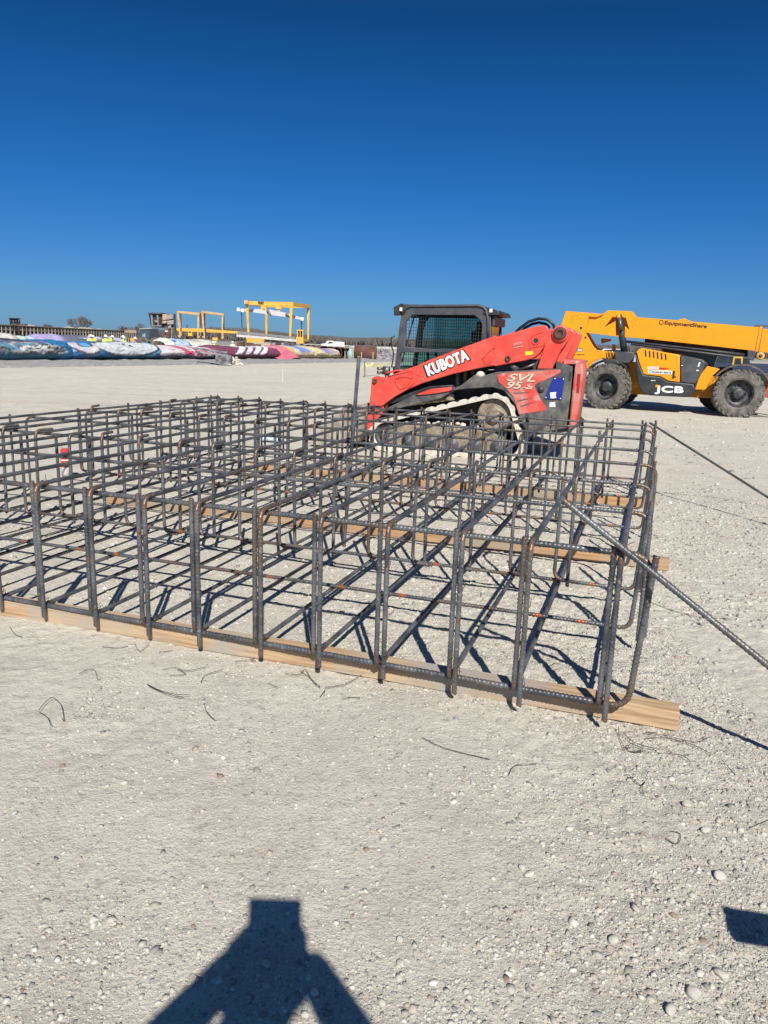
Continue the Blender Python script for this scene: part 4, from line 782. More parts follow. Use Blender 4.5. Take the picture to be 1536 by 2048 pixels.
def tarp_text(txt, par, info, su, sv0, sv1, wd, flipped, mat, bold=.02):
    s0, s1, hgt, wid, off = info; me = text_mesh(txt, bold); n = len(me.vertices); co = np.empty(n*3); me.vertices.foreach_get('co', co); co = co.reshape(-1, 3); co -= co.min(0); mx = co.max(0)
    U = co[:, 0]/mx[0]; Vv = co[:, 1]/mx[1]
    if flipped: U = 1-U; Vv = 1-Vv
    s = su+U*wd; th = R(sv0+(sv1-sv0)*1)*Vv+R(sv0)*(1-Vv); rx = wid/2; cz = hgt*.45; rz = hgt*.55
    X = -np.cos(th)*rx*1.06; Z = cz+np.sin(th)*rz*1.06; P = np.array(R0[:])+np.array(RD[:])*s[:, None]+np.array(RN[:])*(off+rx+X)[:, None]; P[:, 2] = Z
    P -= np.array(par.location[:]); me.vertices.foreach_set('co', P.ravel()); me.name = 'lettering'; return link('lettering', me, mat, par)
L2 = s315-s150; tarp_text('HAMSTER', t2, ti2, s150+L2*.46, 34, 62, L2*.34, True, dletter, .012)
tarp_text('COLLEGE', t3, ti3, s315+1.0, 38, 52, 5.0, True, M('pink_lettering', (.5, .2, .25), .7), .01); tarp_text('MAN', t3, ti3, s315+2.1, 8, 30, 3.0, False, M('red_print', (.55, .05, .1), .7), .02)
# loose tarp ends
def drape(px, py, w_, d_, col, label, seed, hz=.12):
    p = G(px, py); n = 14; gx_, gy_ = np.meshgrid(np.linspace(-.5, .5, n), np.linspace(-.5, .5, n)); r = np.hypot(gx_, gy_)
    z = hz*(1-r*1.4)*(.5+vnoise(gx_*9, gy_*9, 1, seed)); z = np.clip(z, .01, 2); k = np.arange(n*n).reshape(n, n); V = np.stack([gx_*w_*(1-.3*np.abs(gy_)), gy_*d_, z], -1).reshape(-1, 3)
    o = np_mesh('loose_tarp', V, np.stack([k[:-1, :-1], k[:-1, 1:], k[1:, 1:], k[1:, :-1]], -1).reshape(-1, 4), tarp_m, smooth=True); o.location = (p.x, p.y, .05); o.rotation_euler = (0, 0, math.atan2(RD.y, RD.x)); set_col(o, np.tile(col, (n*n, 1)).astype(float)); tag(o, label, 'tarp'); return o
drape(143, 725, 3.2, 1.2, (.12, .42, .7), 'loose light blue end of tarp lying at the foot of the near row', 3, .3); drape(572, 722, 3.0, 1.6, (.6, .14, .2), 'loose pink corner of tarp spilling onto the ground below the striped stack', 4, .7)
drape(317, 722, .4, 1.2, (.75, .73, .7), 'white strip of cloth hanging beside the pinkish white tarp', 5, .5)
GB = 'covered stacks in the rear tarped row'
sb = -2
def rS(px): q = (768-px)/1510.; B = R0+RN*7; return (-B.x-q*B.y)/(RD.x+q*RD.y)
for pa_, pb_, c1, c2_, lb in ((-60, 52, (.6, .56, .5), (.5, .42, .38), 'cream'), (52, 72, (.42, .52, .46), (.3, .42, .36), 'sage green'), (72, 84, (.42, .55, .58), (.35, .5, .52), 'pale teal'), (84, 140, (.36, .31, .52), (.27, .25, .42), 'lavender'), (140, 258, (.12, .13, .18), (.45, .46, .52), 'dark grey and white'), (338, 354, (.62, .58, .5), (.66, .65, .6), 'ivory'), (354, 384, (.07, .16, .32), (.4, .5, .62), 'navy'), (384, 436, (.62, .62, .54), (.45, .45, .4), 'off white')):
    sb = rS(pa_); wd_ = rS(pb_)-sb+.25
    tarp('covered_stack', sb, sb+wd_, 1.42, 2.2, 7.0, flat(c1, c2_, int(sb+50)), '%s covered stack in the row behind the near tarped row' % lb, int(sb+20), GB)
# gravel berm in front of the near row
m = MB(); n = 120; rows = [(-5.2, .0), (-4.6, .05), (-3.4, .13), (-1.8, .16), (-.4, .18), (.6, .1), (1.4, .0)]
for i in range(n+1):
    s = -8+(sE+20)*i/n
    for (o_, z) in rows: p = R0+RD*s+RN*(o_*(.75 if i % 2 else .7)+random.uniform(-.15, .15)); m.v.append(Vector((p.x, p.y, z+(random.uniform(-.03, .05) if z > 0 else -.02))))
    if i:
        for j in range(len(rows)-1): a = (i-1)*len(rows)+j; m.f.append([a, a+1, a+1+len(rows), a+len(rows)])
bm_ = m.build('gravel_berm', M('grey_gravel_berm', (.33, .32, .30), .95, c2=(.2, .195, .19), amt=.5, scale=4, c3=(.5, .48, .45), s3=12, a3=.35, bump=.8, bscale=8), None, True); tag(bm_, 'long low bank of grey gravel along the foot of the near tarped row', 'gravel', kind='stuff')
# far yard clutter helpers
def post(px, pyt, pyb, w_, mat, name, label, cat, grp, D=None, px_t=None):
    b2 = G(px, pyb); t_ = W(px_t or px, pyt, b2.y); L = (t_-b2).length; o = MB().beam((0, 0, -.02), t_-b2, w_, w_*.6, (0, 1, 0)).build(name, mat, bev=.002); o.location = b2; tag(o, label, cat, grp); return o
lath = M('bleached_lath', (.5, .44, .34), .8); dstake = M('dark_stake', (.1, .08, .06), .8)
post(565.5, 738, 764, .045, lath, 'survey_stake', 'short wooden survey stake alone on the open pale ground', 'stake', None, px_t=566)
post(729.5, 722, 754, .05, dstake, 'survey_stake', 'dark stake with yellow tape left of the loader', 'stake', None, px_t=729.5)
for i, (x, a_, b2) in enumerate(((690, 702, 720), (695, 703, 720), (704, 702, 721), (708, 702, 720), (723, 704, 721), (732, 704, 721), (746, 704, 722))): post(x, a_, b2, .06, lath, 'lath_stake', 'thin pale lath stake in the line before the rusty pipes', 'stake', 'lath stakes before the rusty pipes')
pa = W(729, 727, G(729.5, 754).y); m = MB()
for k, (dx, dz) in enumerate(((18, -1), (38, 2), (58, -2))):
    e = W(729+dx, 727+dz, pa.y+3*k); q = [pa.lerp(e, t_/8)+Vector((0, 0, -.12*math.sin(t_/8*math.pi)+.04*math.sin(t_*2+k))) for t_ in range(9)]
    for j in range(8): m.beam(q[j]-pa, q[j+1]-pa, .03, .07)
m.tube([Vector((0, 0, 0)), W(714, 748, pa.y)-pa], .012, 5); o = m.build('flagging_tape', M('yellow_tape', (.75, .72, .3), .6)); o.location = pa; tag(o, 'strands of pale yellow flagging tape strung from the dark stake', 'tape')
# rusty pipes
def pipe(p, d, L, r, label, hollow=True):
    d = Vector(d).normalized(); m = MB(); m.lathe([(r-.05, 0), (r, 0), (r, L), (r-.05, L), (r-.05, 0)], (0, 0, r), d, 28); k = 3
    o = m.build('steel_pipe', rustm, None, True)
    for j in range(2): MB().lathe([(r+.0, L*(.3+.4*j)-.03), (r+.03, L*(.3+.4*j)), (r+.0, L*(.3+.4*j)+.03)], (0, 0, r), d, 28).build('seam_band', rustm, o, True)
    o.location = p; tag(o, label, 'pipe', 'rusty steel pipes behind the tarped rows'); return o
a = G(708, 720.5); b2 = G(752, 722); pipe(a+Vector((0, .8, 0)), (b2-a), (b2-a).length, .66, 'large rusty pipe lying left of the rubble, nearest of the pipes')
for i, x in enumerate((644, 656, 668, 679, 690)): a = G(x+2, 719.5); pipe(a+Vector((0, 1+i*.3, 0)), (-.32, 1, 0), 7, .62-.02*i, 'rusty pipe seen end on behind the striped tarp, %s' % ('leftmost', 'second from left', 'middle of five', 'second from right', 'nearest the lath stakes')[i])
a = G(600, 712); b2 = G(650, 713); pipe(a, (b2-a), (b2-a).length, .55, 'rusty pipe lying sideways behind the blue part of the striped tarp')
a = G(700, 721); o = MB().lathe([(0, 0), (.26, 0), (.28, .5), (.26, .75), (.12, .95), (.1, 1.05), (0, 1.1)], (0, 0, 0), (0, 0, 1), 16).build('gas_bottle', M('pale_green_paint', (.3, .42, .38), .5), None, True); o.location = a; tag(o, 'pale green bottle shaped drum standing between the rusty pipes', 'drum')
m = MB(); a = G(768, 721)
for k in range(260):
    t_ = random.uniform(-1, 1); h = random.uniform(0, 1); w_ = (1-h*.6); s = random.uniform(.06, .2); m.box((t_*2.2*w_, random.uniform(-1, 1)*w_, .05+h*1.05*(1-abs(t_)*.5)), (s*random.uniform(1, 3), s, s*.8), Matrix.Rotation(random.uniform(0, 3), 3, 'Z') @ Matrix.Rotation(random.uniform(-.7, .7), 3, 'Y'))
m.lathe([(2.4, -.05), (1.8, .3), (.9, .75), (0, .95)], (0, 0, 0), (0, 0, 1), 14)
o = m.build('rubble_heap', M('broken_concrete', (.34, .33, .33), .9, c2=(.1, .1, .11), amt=.5, scale=3)); o.location = a; tag(o, 'heap of broken grey rubble beside the rusty pipe', 'rubble')
# low rows of brick brown formwork and pale box
def boxthing(name, px0, px1, pyt, D, zb, dep, mat, label, cat, grp=None, ribs=0, rm=None, dz=0):
    a = W(px0, pyt, D); b2 = W(px1, pyt+dz, D); L = (b2-a).length; h = max(.2, a.z-zb); rz = 0
    o = MB().box((L/2, dep/2, h/2), (L, dep, h)).build(name, mat, bev=.03); o.location = (a.x, D, zb); tag(o, label, cat, grp)
    if ribs:
        for k in range(ribs+1): MB().box((L*k/ribs, -.03, h/2), (.12, .06, h*.96)).build('rib', rm or mat, o)
        MB().box((L/2, -.03, h-.06), (L, .07, .12)).build('top_rail', rm or mat, o)
    return o
boxthing('shipping_box', 504, 540, 684, 130, 0, 3, M('beige_panel', (.42, .37, .3), .8), 'beige ribbed box standing behind the maroon tarp', 'container', ribs=9)
for i, (x0, x1, y) in enumerate(((474, 486, 684), (494, 504, 686), (505, 519, 688))): boxthing('brick_pallet', x0, x1, y, 120, 0, 1.5, rustm, 'brown stack of steel forms, %s of three behind the maroon tarp' % ('leftmost', 'middle', 'rightmost')[i], 'steel forms', 'brown form stacks', ribs=3)
boxthing('form_bed', 480, 700, 683.5, 210, 0, 4, concsh, 'long low grey casting bed under the large gantry crane', 'casting bed', ribs=20, rm=conc, dz=6.5)
boxthing('form_bed', 345, 480, 679, 190, 0, 3, concsh, 'long low casting bed under the pale gantry cranes', 'casting bed', ribs=14, rm=concsh, dz=4)
boxthing('form_bed', 660, 1000, 689.3, 260, 0, 3, conc, 'distant pale casting bed behind the pipes', 'casting bed', ribs=20, rm=concsh, dz=8)
# long elevated form rack on the left
A = W(-60, 700, 60); Bp = W(272, 700, 96); A.z = Bp.z = 0; d = (Bp-A); L = d.length; rk = empty('form_rack', A, math.atan2(d.y, d.x), label='long dark elevated rack of steel forms on many legs along the left skyline', cat='steel rack')
dk = M('dark_steel_frame', (.05, .045, .04), .8, c2=(.11, .09, .07), amt=.5, scale=2); pale = M('pale_edge_concrete', (.33, .29, .24), .9, c2=(.17, .15, .13), amt=.4, scale=1)
MB().box((L/2, 1.2, 1.98), (L, 2.2, .16)).build('deck', dk, rk); MB().box((L/2, .2, 2.1), (L, .5, .07)).build('deck_edge', pale, rk)
m_rail = MB().box((L/2, .06, .75), (L, .08, .1)).build('lower_rail', pale, rk); MB().box((L/2, .02, 1.72), (L, .06, .1)).build('upper_rail', pale, rk); MB().box((L/2, 1.6, 1.1), (L, .05, 1.6)).build('back_panel', blk, rk)
nl = 52
for k in range(nl+1):
    x = L*k/nl; MB().box((x, .0, .98), (.11, .11, 1.96)).beam((x+.02, .03, 1.5), (x+.5, .03, 1.95), .06, .06, (0, 1, 0)).build('rack_leg', pale, rk)
for k in range(6):
    x = L*random.uniform(.3, .95); s = random.uniform(.3, .9); o = MB().lathe([(0, -.1), (s, 0), (s*.5, s*.12), (0, s*.2)], (0, 0, 0), (0, 0, 1), 9).build('sand_pile', M('pale_sand', (.5, .42, .32), .95), rk); o.location = (x, .8, 2.1)
# dark hopper on the rack
p = W(15, 655, 66); q_ = W(36, 636, 66); hp = empty('hopper', (p.x, p.y, 2.14), 0, label='small dark steel hopper standing on the rack at the far left', cat='hopper'); hw = q_.x-p.x; hh = q_.z-2.14
for k in range(4): MB().cyl((hw*(.14+.24*k), .4, 0), (hw*(.14+.24*k), .4, hh*(1-.12*(k == 3))), hw*.11, 12).build('hopper_tube', (blk if k != 1 else char), hp, True)
MB().box((hw*.45, .4, hh*.96), (hw*.9, .5, hh*.1)).build('hopper_rim', dk, hp); MB().box((hw*.9, .4, .05), (hw*1.2, .6, .12)).build('hopper_base', dk, hp)
# bare trees
bark = M('bare_branches', (.16, .13, .11), .9)
def bare_tree(px, pyb, pyt, D, seed, label, spread=.6):
    rs = random.Random(seed); b0 = W(px, pyb, D); b0.z = 0; h = W(px, pyt, D).z; root = empty('bare_tree', b0, 0, label=label, cat='tree', group='bare trees on the skyline'); tr = MB(); cr = MB()
    def br(p, d, l, r, lev):
        q = p+d*l; (tr if lev < 2 else cr).tube([p, p.lerp(q, .5)+Vector((rs.uniform(-.04, .04)*l, rs.uniform(-.04, .04)*l, 0)), q], [r, r*.8, r*.6], 5 if lev < 2 else 3, False)
        if lev >= 5: return
        for k in range(3 if lev < 4 else 4):
            a = rs.uniform(0, 6.28); t_ = rs.uniform(.35, .75)*(1 if lev else .8); nd = (d+Vector((math.cos(a)*t_, math.sin(a)*t_, rs.uniform(-.1, .3)))).normalized(); br(p.lerp(q, rs.uniform(.55, 1)), nd, l*rs.uniform(.62, .82), max(r*.6, .022), lev+1)
    for k in range(3): a = k*2.1; br(Vector((0, 0, 0)), Vector((.35*math.cos(a), .35*math.sin(a), 1)).normalized(), h*.40, h*.028, 0)
    tr.build('trunk', bark, root); cr.build('crown', bark, root)
bare_tree(165, 662, 634, 150, 1, 'round bare tree above the rack left of the workers'); bare_tree(247, 670, 654, 170, 2, 'small low bare tree left of the wheel loader'); bare_tree(281, 672, 650, 165, 3, 'bare shrubby tree just left of the loader cab'); bare_tree(95, 660, 650, 200, 4, 'low faint bare tree left of the round one'); bare_tree(408, 680, 662, 260, 5, 'low bare tree seen through the pale gantries')
# far bare wood
def wood(x0, x1, D, hmin, hmax, n, seed, label):
    r = np.random.default_rng(seed); X = r.uniform(x0, x1, n); Hh = hmin+(hmax-hmin)*(vnoise(X, X*0, .02, seed)*.7+vnoise(X, X*0, .12, seed+1)*.3)*r.uniform(.75, 1.1, n)*np.clip((X-x0)/70+.12, 0, 1); Y = D+r.uniform(-20, 20, n)+X*.0; V = []; Fc = []
    wd_ = r.uniform(.1, .42, n); lean = r.normal(0, 1.1, n); z0 = r.uniform(0, .5, n)*Hh
    A_ = np.stack([X-wd_, Y, z0], -1); B_ = np.stack([X+wd_, Y+r.uniform(-.3, .3, n), z0], -1); C_ = np.stack([X+lean, Y, Hh], -1); Vv = np.stack([A_, B_, C_], 1).reshape(-1, 3)
    o = np_mesh('bare_wood', Vv, np.arange(3*n).reshape(-1, 3), M('winter_wood_%d' % seed, (.105, .092, .088), .95, c2=(.15, .13, .12), amt=.5, scale=.08, c3=(.06, .06, .05), s3=.3, a3=.35)); tag(o, label, 'wood', kind='stuff')
wood(-185, 900, 520, 4.6, 10.0, 50000, 3, 'grey brown bare winter wood along the far horizon'); 
wood(300, 560, 420, 4, 9, 5000, 7, 'darker bare wood on the horizon behind the telehandler')
# gantry cranes
def gantry(corn, D, zb, leg, beam, mat, label, cabpx=None, dark=None):
    P = [W(x, y, d_) for x, y, d_ in corn]; b0 = Vector((P[0].x, P[0].y, 0)); g_ = empty('gantry_crane', b0, 0, label=label, cat='gantry crane'); Q = [p-b0 for p in P]
    for i in range(4):
        a, b2 = Q[i], Q[(i+1) % 4]; MB().beam(a, b2, beam, beam).build('top_beam', mat, g_)
        top = Q[i]; bx = top.x+(.9 if i in (0,) else -.6 if i == 1 else 0)*.5
        MB().tube([Vector((bx, top.y, 1.4)), Vector((top.x, top.y, top.z))], [leg*.36, leg*.6], 4).build('leg', mat, g_)
        w2 = MB()
        for s in (-1, 1): w2.lathe([(0, 0), (.7, 0), (.7, .5), (0, .5)], (bx+s*.9, top.y-.25, .7), (0, 1, 0), 16)
        w2.build('wheels', rubber, g_)
    MB().beam(Vector((Q[0].x, Q[0].y, 1.9)), Vector((Q[3].x, Q[3].y, 1.9)), beam*.7, beam*.7).build('sill_beam', mat, g_); MB().beam(Vector((Q[1].x, Q[1].y, 1.9)), Vector((Q[2].x, Q[2].y, 1.9)), beam*.7, beam*.7).build('sill_beam', mat, g_)
    if dark: MB().beam(Q[0]+Vector((0, -beam*.3, -beam*.2)), Q[1]+Vector((0, -beam*.3, -beam*.2)), beam*.5, beam*.5).build('trolley_rail', dark, g_)
    for k in (.38, .72):
        if dark: beam_k = beam*.45
        else: beam_k = beam
        t_ = Q[0].lerp(Q[1], k); MB().box(t_+Vector((0, 0, -beam_k*1.0)), (beam_k*1.6, beam_k, beam_k*1.0)).box(t_+Vector((0, 0, -beam_k*1.7)), (beam_k*.6, beam_k*.5, beam_k*.8)).build('hoist_trolley', mat, g_)
    return g_, b0
g1, b0 = gantry([(494, 606, 200), (583, 608, 200), (617, 613, 214), (533, 611, 216)], 200, 0, .85, .9, yelfar, 'large bright yellow gantry crane holding a white beam')
MB().box(W(492.5, 604, 199)-b0, (.9, .9, .9)).build('winch_box', yelpale, g1)
c = W(600, 678, 200)-b0; MB().box(c+Vector((0, 0, -.3)), (1.9, 1.4, 1.6)).box(c+Vector((-.55, 0, 1.2)), (.25, 1.2, 1.8)).box(c+Vector((.75, 0, 1.2)), (.25, 1.2, 1.8)).box(c+Vector((.1, 0, 1.2)), (.2, 1.2, 1.8)).box(c+Vector((.1, 0, 2.2)), (1.8, 1.3, .25)).build('operator_cab', yelfar, g1); MB().box(c+Vector((.1, .3, 1.3)), (1.4, .6, 1.6)).build('cab_window', dglass, g1)
MB().beam(W(588, 681, 199.5)-b0, W(606, 683, 199.5)-b0, .5, .6).build('walkway', yelfar, g1)
lettering('MI-JACK', g1, ((W(516, 605, 199)-b0).x, (W(516, 605, 199)-b0).z-.2), ((W(527, 606, 199)-b0).x, (W(527, 606, 199)-b0).z-.2), .6, (W(516, 605, 199)-b0).y+.3, dletter, .04)
def far_beam(pts, D, w_, name, mat, label, cat):
    P = [W(x, y, D) for x, y in pts[0]]; P2 = [W(x, y, D) for x, y in pts[1]]; o0 = P[0].copy(); m = MB(); n = len(P)
    for i in range(n): m.v += [P[i]-o0, P2[i]-o0, P2[i]-o0+Vector((0, w_, 0)), P[i]-o0+Vector((0, w_, 0))]
    for i in range(n-1):
        k = 4*i
        for j in range(4): m.f.append([k+j, k+(j+1) % 4, k+4+(j+1) % 4, k+4+j])
    m.f += [[0, 1, 2, 3], [4*n-4, 4*n-1, 4*n-2, 4*n-3]]; o = m.build(name, mat); o.location = o0; tag(o, label, cat); return o
wb = far_beam([[(476, 617), (500, 618), (532, 618), (545, 620), (570, 625), (605, 636)], [(476, 622), (500, 624), (532, 628), (545, 630.5), (575, 634.5), (605, 640)]], 205, 1.2, 'spreader_beam', M('white_beam', (.5, .5, .54), .6), 'long white spreader beam hanging under the large gantry crane', 'spreader beam')
for x0, x1, ya, yb in ((534, 542, 616, 631), (572, 578, 624, 634)):
    MB().beam(W(x0, ya, 204.4)-wb.location, W(x1, yb, 204.4)-wb.location, .3, .9, (0, 1, 0)).build('dark_sling', concsh, wb)
for x, y in ((477.5, 619), (486, 621), (605, 638)): MB().box(W(x, y, 204.5)-wb.location, (.7, 1.5, .8)).build('end_fitting', white, wb)
for x, ya, yb in ((483, 624, 656), (602.5, 640, 661)):
    t_ = W(x, ya, 205)-wb.location; e = W(x+1, yb, 205)-wb.location; MB().tube([t_, e], .16, 6).build('cable', char, wb)
gb = far_beam([[(475, 662), (590, 673.5)], [(475, 667.5), (590, 678)]], 185, 1.5, 'concrete_girder', concsh, 'long grey concrete girder lying below the large gantry crane', 'girder')
m = MB().beam(W(474, 671, 184)-gb.location, W(594, 681.5, 184)-gb.location, 1.2, .55); m.build('bottom_flange', conc, gb); MB().beam(W(556, 673, 183.8)-gb.location, W(561, 680, 183.8)-gb.location, .2, .4, (0, 1, 0)).build('dark_strap', char, gb)
g2, b0 = gantry([(356, 624, 230), (397, 628.5, 234), (401, 628, 246), (361, 624, 246)], 230, 0, .6, .6, yelpale, 'faded yellow gantry crane on the left of the pale pair', dark=char)
c = W(381, 665, 229)-b0; MB().box(c+Vector((0, 0, -.2)), (1.2, 1.2, 2.0)).build('operator_cab', yelfar, g2); MB().box(c+Vector((0, -.65, .2)), (.7, .1, .5)).build('cab_window', dglass, g2)
g3, b0 = gantry([(405, 624, 232), (445.5, 629.5, 236), (447, 629, 248), (409, 624, 248)], 232, 0, .6, .6, yelpale, 'faded yellow gantry crane on the right of the pale pair', dark=char)
MB().box(W(431, 678, 231)-b0, (1.5, 1.2, .9)).build('drive_box', yelfar, g3)
yg = far_beam([[(345, 656), (400, 657), (476, 663)], [(345, 661.5), (400, 664), (476, 667)]], 225, 1.0, 'yellow_girder', yelfar, 'long yellow steel girder running behind the pale gantry cranes', 'girder')
MB().box(W(362, 659, 224)-yg.location, (.3, .5, .9)).build('dark_band', char, yg); MB().box(W(411, 661, 224)-yg.location, (.4, .5, 1.1)).build('dark_band', char, yg)
boxthing('yellow_trestle', 494, 527, 675.5, 195, .8, 2, yelfar, 'low yellow trestle under the concrete girder', 'trestle', ribs=4, rm=yelpale, dz=3)
for i, (x, y) in enumerate(((374, 654), (422, 656.5))):
    a = W(x, y, 228); o = MB().beam((0, 0, -.3), (0, 0, .4), .25, .25).beam((0, 0, .3), (-.35, 0, .65), .12, .12, (0, 1, 0)).beam((0, 0, .3), (.35, 0, .65), .12, .12, (0, 1, 0)).tube([(0, 0, .6), (0, 0, 4)], .02, 4).build('lifting_hook', char); o.location = a; tag(o, 'lifting hook hanging from the %s pale gantry crane' % ('left', 'right')[i], 'hook', 'hooks under the pale gantries')
# wheel loader with forks and the raised hoppers
D = 72; wl = empty('wheel_loader', W(300, 690, D)*1, 0, label='orange yellow wheel loader with dark cab below the raised hoppers', cat='wheel loader'); wl.location.z = 0; o0 = wl.location.copy()
def fl(pts, y0, y1, nm, mat, par=wl, o0=o0, bev=.03): return plate(nm, [((W(x, y, D)-o0).x, (W(x, y, D)-o0).z) for x, y in pts], y0, y1, mat, par, bev)
oran = M('machine_orange', (.72, .32, .05), .5)
fl([(264, 677), (268, 676.5), (285, 677), (303, 677.5), (304, 688), (297, 688), (292, 685), (286, 687), (284, 692), (268, 690)], -.6, .6, 'body', oran); fl([(304, 682), (325, 684), (326, 691), (304, 692)], -.7, .7, 'front_frame', oran); fl([(269, 681), (272, 681), (272, 684), (269, 684)], -.64, -.6, 'vent', blk, bev=0); fl([(284, 682), (290, 683), (290, 684.5), (284, 684)], -.64, -.6, 'vent', M('red_decal', (.4, .04, .02), .6), bev=0)
fl([(285, 659), (289, 656.5), (305, 656.5), (305, 678), (283, 677)], -.75, .75, 'cab', M('dark_cab_glass', (.05, .08, .1), .12)); fl([(284, 657), (310, 656), (310, 658.5), (284, 659.5)], -.85, .85, 'cab_roof', M('dusty_grey', (.28, .27, .27), .8)); fl([(290, 670), (296, 666), (296, 676), (289, 676)], -.77, -.76, 'window_glint', M('glint_glass', (.25, .32, .35), .2), bev=0)
fl([(305, 658), (322, 658), (324, 682), (306, 683)], -.9, -.8, 'radiator_grille', M('dark_blue_grey', (.02, .028, .04), .5))
for x in (293, 318):
    a = W(x, 690, D)-o0; w3 = MB().lathe([(.3, 0), (.72, .0), (.75, .1), (.75, .4), (.72, .5), (.3, .5)], (a.x, -1.1, .75), (0, 1, 0), 24).build('wheel', rubber, wl, True); MB().lathe([(0, 0), (.3, .03), (.32, .2)], (a.x, -1.1, .75), (0, 1, 0), 16).build('rim', oran, w3, True); MB().lathe([(.3, 0), (.72, .0), (.75, .1), (.75, .4), (.72, .5), (.3, .5)], (a.x, .6, .75), (0, 1, 0), 24).build('wheel', rubber, wl, True)
a = W(276, 664, D)-o0; MB().tube([a+Vector((-.1, 0, -.6)), a+Vector((0, 0, .25))], .06, 6).tube([a+Vector((-.3, .5, -.6)), a+Vector((-.25, .5, .3))], .06, 6).build('exhaust', char, wl)
D = 74; o1 = W(318, 690, D); o1.z = 0; hpp = empty('concrete_hopper', o1, 0, label='tall dark steel concrete hopper with grey panels raised above the wheel loader', cat='hopper')
def f2(pts, y0, y1, nm, mat, bev=.02): return plate(nm, [((W(x, y, D)-o1).x, (W(x, y, D)-o1).z) for x, y in pts], y0, y1, mat, hpp, bev)
f2([(294, 626), (320, 626), (322, 655), (298, 654)], .5, 1.6, 'hopper_body', blk); f2([(293.5, 625), (320.5, 625), (321, 628), (294.5, 628)], .2, 1.7, 'hopper_rim', char); f2([(299, 629), (302, 629), (305, 652), (301, 652)], .3, .5, 'hopper_strut', M('grey_steel_bar', (.2, .19, .19), .6)); f2([(311, 629), (314, 629), (316, 652), (313, 652)], .3, .5, 'hopper_strut', M('grey_steel_bar2', (.2, .19, .19), .6))
f2([(298, 651), (321, 651), (321, 653), (298, 653)], .2, .5, 'hopper_rail', M('grey_steel_bar3', (.22, .21, .21), .6)); f2([(307, 640), (313, 641), (312, 645), (308, 644)], .3, .5, 'pale_patch', pale)
brn = M('buff_panel', (.45, .3, .2), .8); gyp = M('grey_panel', (.3, .28, .26), .8)
f2([(321, 628), (329, 628), (330, 639), (321, 640)], .6, 1.5, 'side_panel', brn); f2([(330, 629), (341, 628), (342, 637), (330, 639)], .6, 1.5, 'side_panel', gyp); f2([(321, 641), (329, 641), (329, 646), (321, 647)], .6, 1.5, 'side_panel', brn); f2([(330, 641), (342, 639.5), (343, 648), (331, 649)], .6, 1.5, 'side_panel', gyp)
f2([(320, 627), (342, 626.5), (343, 652), (345, 664), (340, 668), (336, 660), (322, 657)], .9, 1.6, 'frame', char); f2([(333, 652), (338, 650), (338, 656), (333, 657)], .5, .9, 'counterweight', gyp); f2([(327, 661), (332, 661), (332, 664), (327, 664)], .5, .7, 'pale_box', stickwhite)
for x in (326, 333, 338): f2([(x, 655), (x+2.2, 655), (x+2.5, 691), (x+.5, 691)], .6, .9, 'support_leg', mud if x != 333 else rustm)
f2([(322, 664), (334, 666), (334, 672), (322, 670)], .6, 1.2, 'gearbox', rustm)
boxthing('panel_stack', 250, 272, 659.5, 92, 1.9, 1.5, M('buff_boards', (.5, .32, .15), .8), 'buff boards stacked on the right end of the rack', 'boards', ribs=4, rm=pale, dz=1)
# ------------------------------------------------------------------ vehicles beyond
def pickup(loc, rz, mat, label, glassm, body_k):
    r = empty('pickup_truck', loc, rz, label=label, cat='pickup truck')
    if body_k == 'bed': prof = [(-2.8, .55), (-2.85, .95), (-2.5, 1.1), (-1.5, 1.18), (-.95, 1.75), (.7, 1.8), (.95, 1.2), (2.8, 1.2), (2.85, .55)]
    else: prof = [(-2.8, .55), (-2.85, .95), (-2.5, 1.12), (-1.6, 1.22), (-1.1, 1.85), (.2, 1.9), (.35, 1.3), (.4, 1.75), (2.9, 1.7), (2.9, .6)]
    b_ = plate('body', prof, -.95, .95, mat, r, .05)
    plate('side_window', [(-1.3, 1.22), (-.9, 1.66), (-.2, 1.7), (-.2, 1.22)], -.965, -.955, glassm, r, 0); plate('side_window', [(-.1, 1.22), (-.1, 1.7), (.62, 1.7), (.8, 1.22)] if body_k == 'bed' else [(-.1, 1.25), (-.1, 1.7), (.15, 1.7), (.2, 1.25)], -.965, -.955, glassm, r, 0)
    plate('windscreen', [(-1.53, 1.2), (-1.0, 1.76), (-.97, 1.74), (-1.49, 1.19)], -.8, .8, glassm, r, 0)
    for x in (-1.85, 1.75):
        for y in (-.95, .7):
            w_ = MB().lathe([(0, 0), (.3, .02), (.38, 0), (.4, .05), (.4, .22), (0, .25)], (x, y, .4), (0, 1, 0), 20).build('wheel', rubber, r, True); MB().lathe([(0, -.01), (.2, -.01), (.22, .03)], (x, y if y < 0 else y+.24, .4), (0, 1, 0), 14).build('rim', steel, w_, True)
    MB().box((-2.86, 0, .62), (.1, 1.8, .18)).build('bumper', steel, r); MB().box((-2.84, -.7, .9), (.06, .3, .14)).build('headlight', white, r); MB().box((-2.84, .7, .9), (.06, .3, .14)).build('headlight', white, r)
    MB().box((-.95, -1.03, 1.3), (.12, .16, .16)).build('wing_mirror', blk, r)
    return r
p = W(664, 690, 190); p.z = 0; o = pickup(p, R(14), white, 'small distant white pickup truck below the bare wood', dglass, 'util')
p = W(1452, 720, 40); p.z = 0; pickup(p, R(-8), M('dark_blue_car_paint', (.012, .025, .06), .5), 'dark blue pickup truck half hidden behind the telehandler front wheel', dglass, 'bed')
p = W(1218, 720, 60); p.z = 0; pickup(p, R(10), M('silver_car_paint', (.45, .46, .48), .3, .3), 'silver pickup truck glimpsed through the telehandler frame', dglass, 'bed')
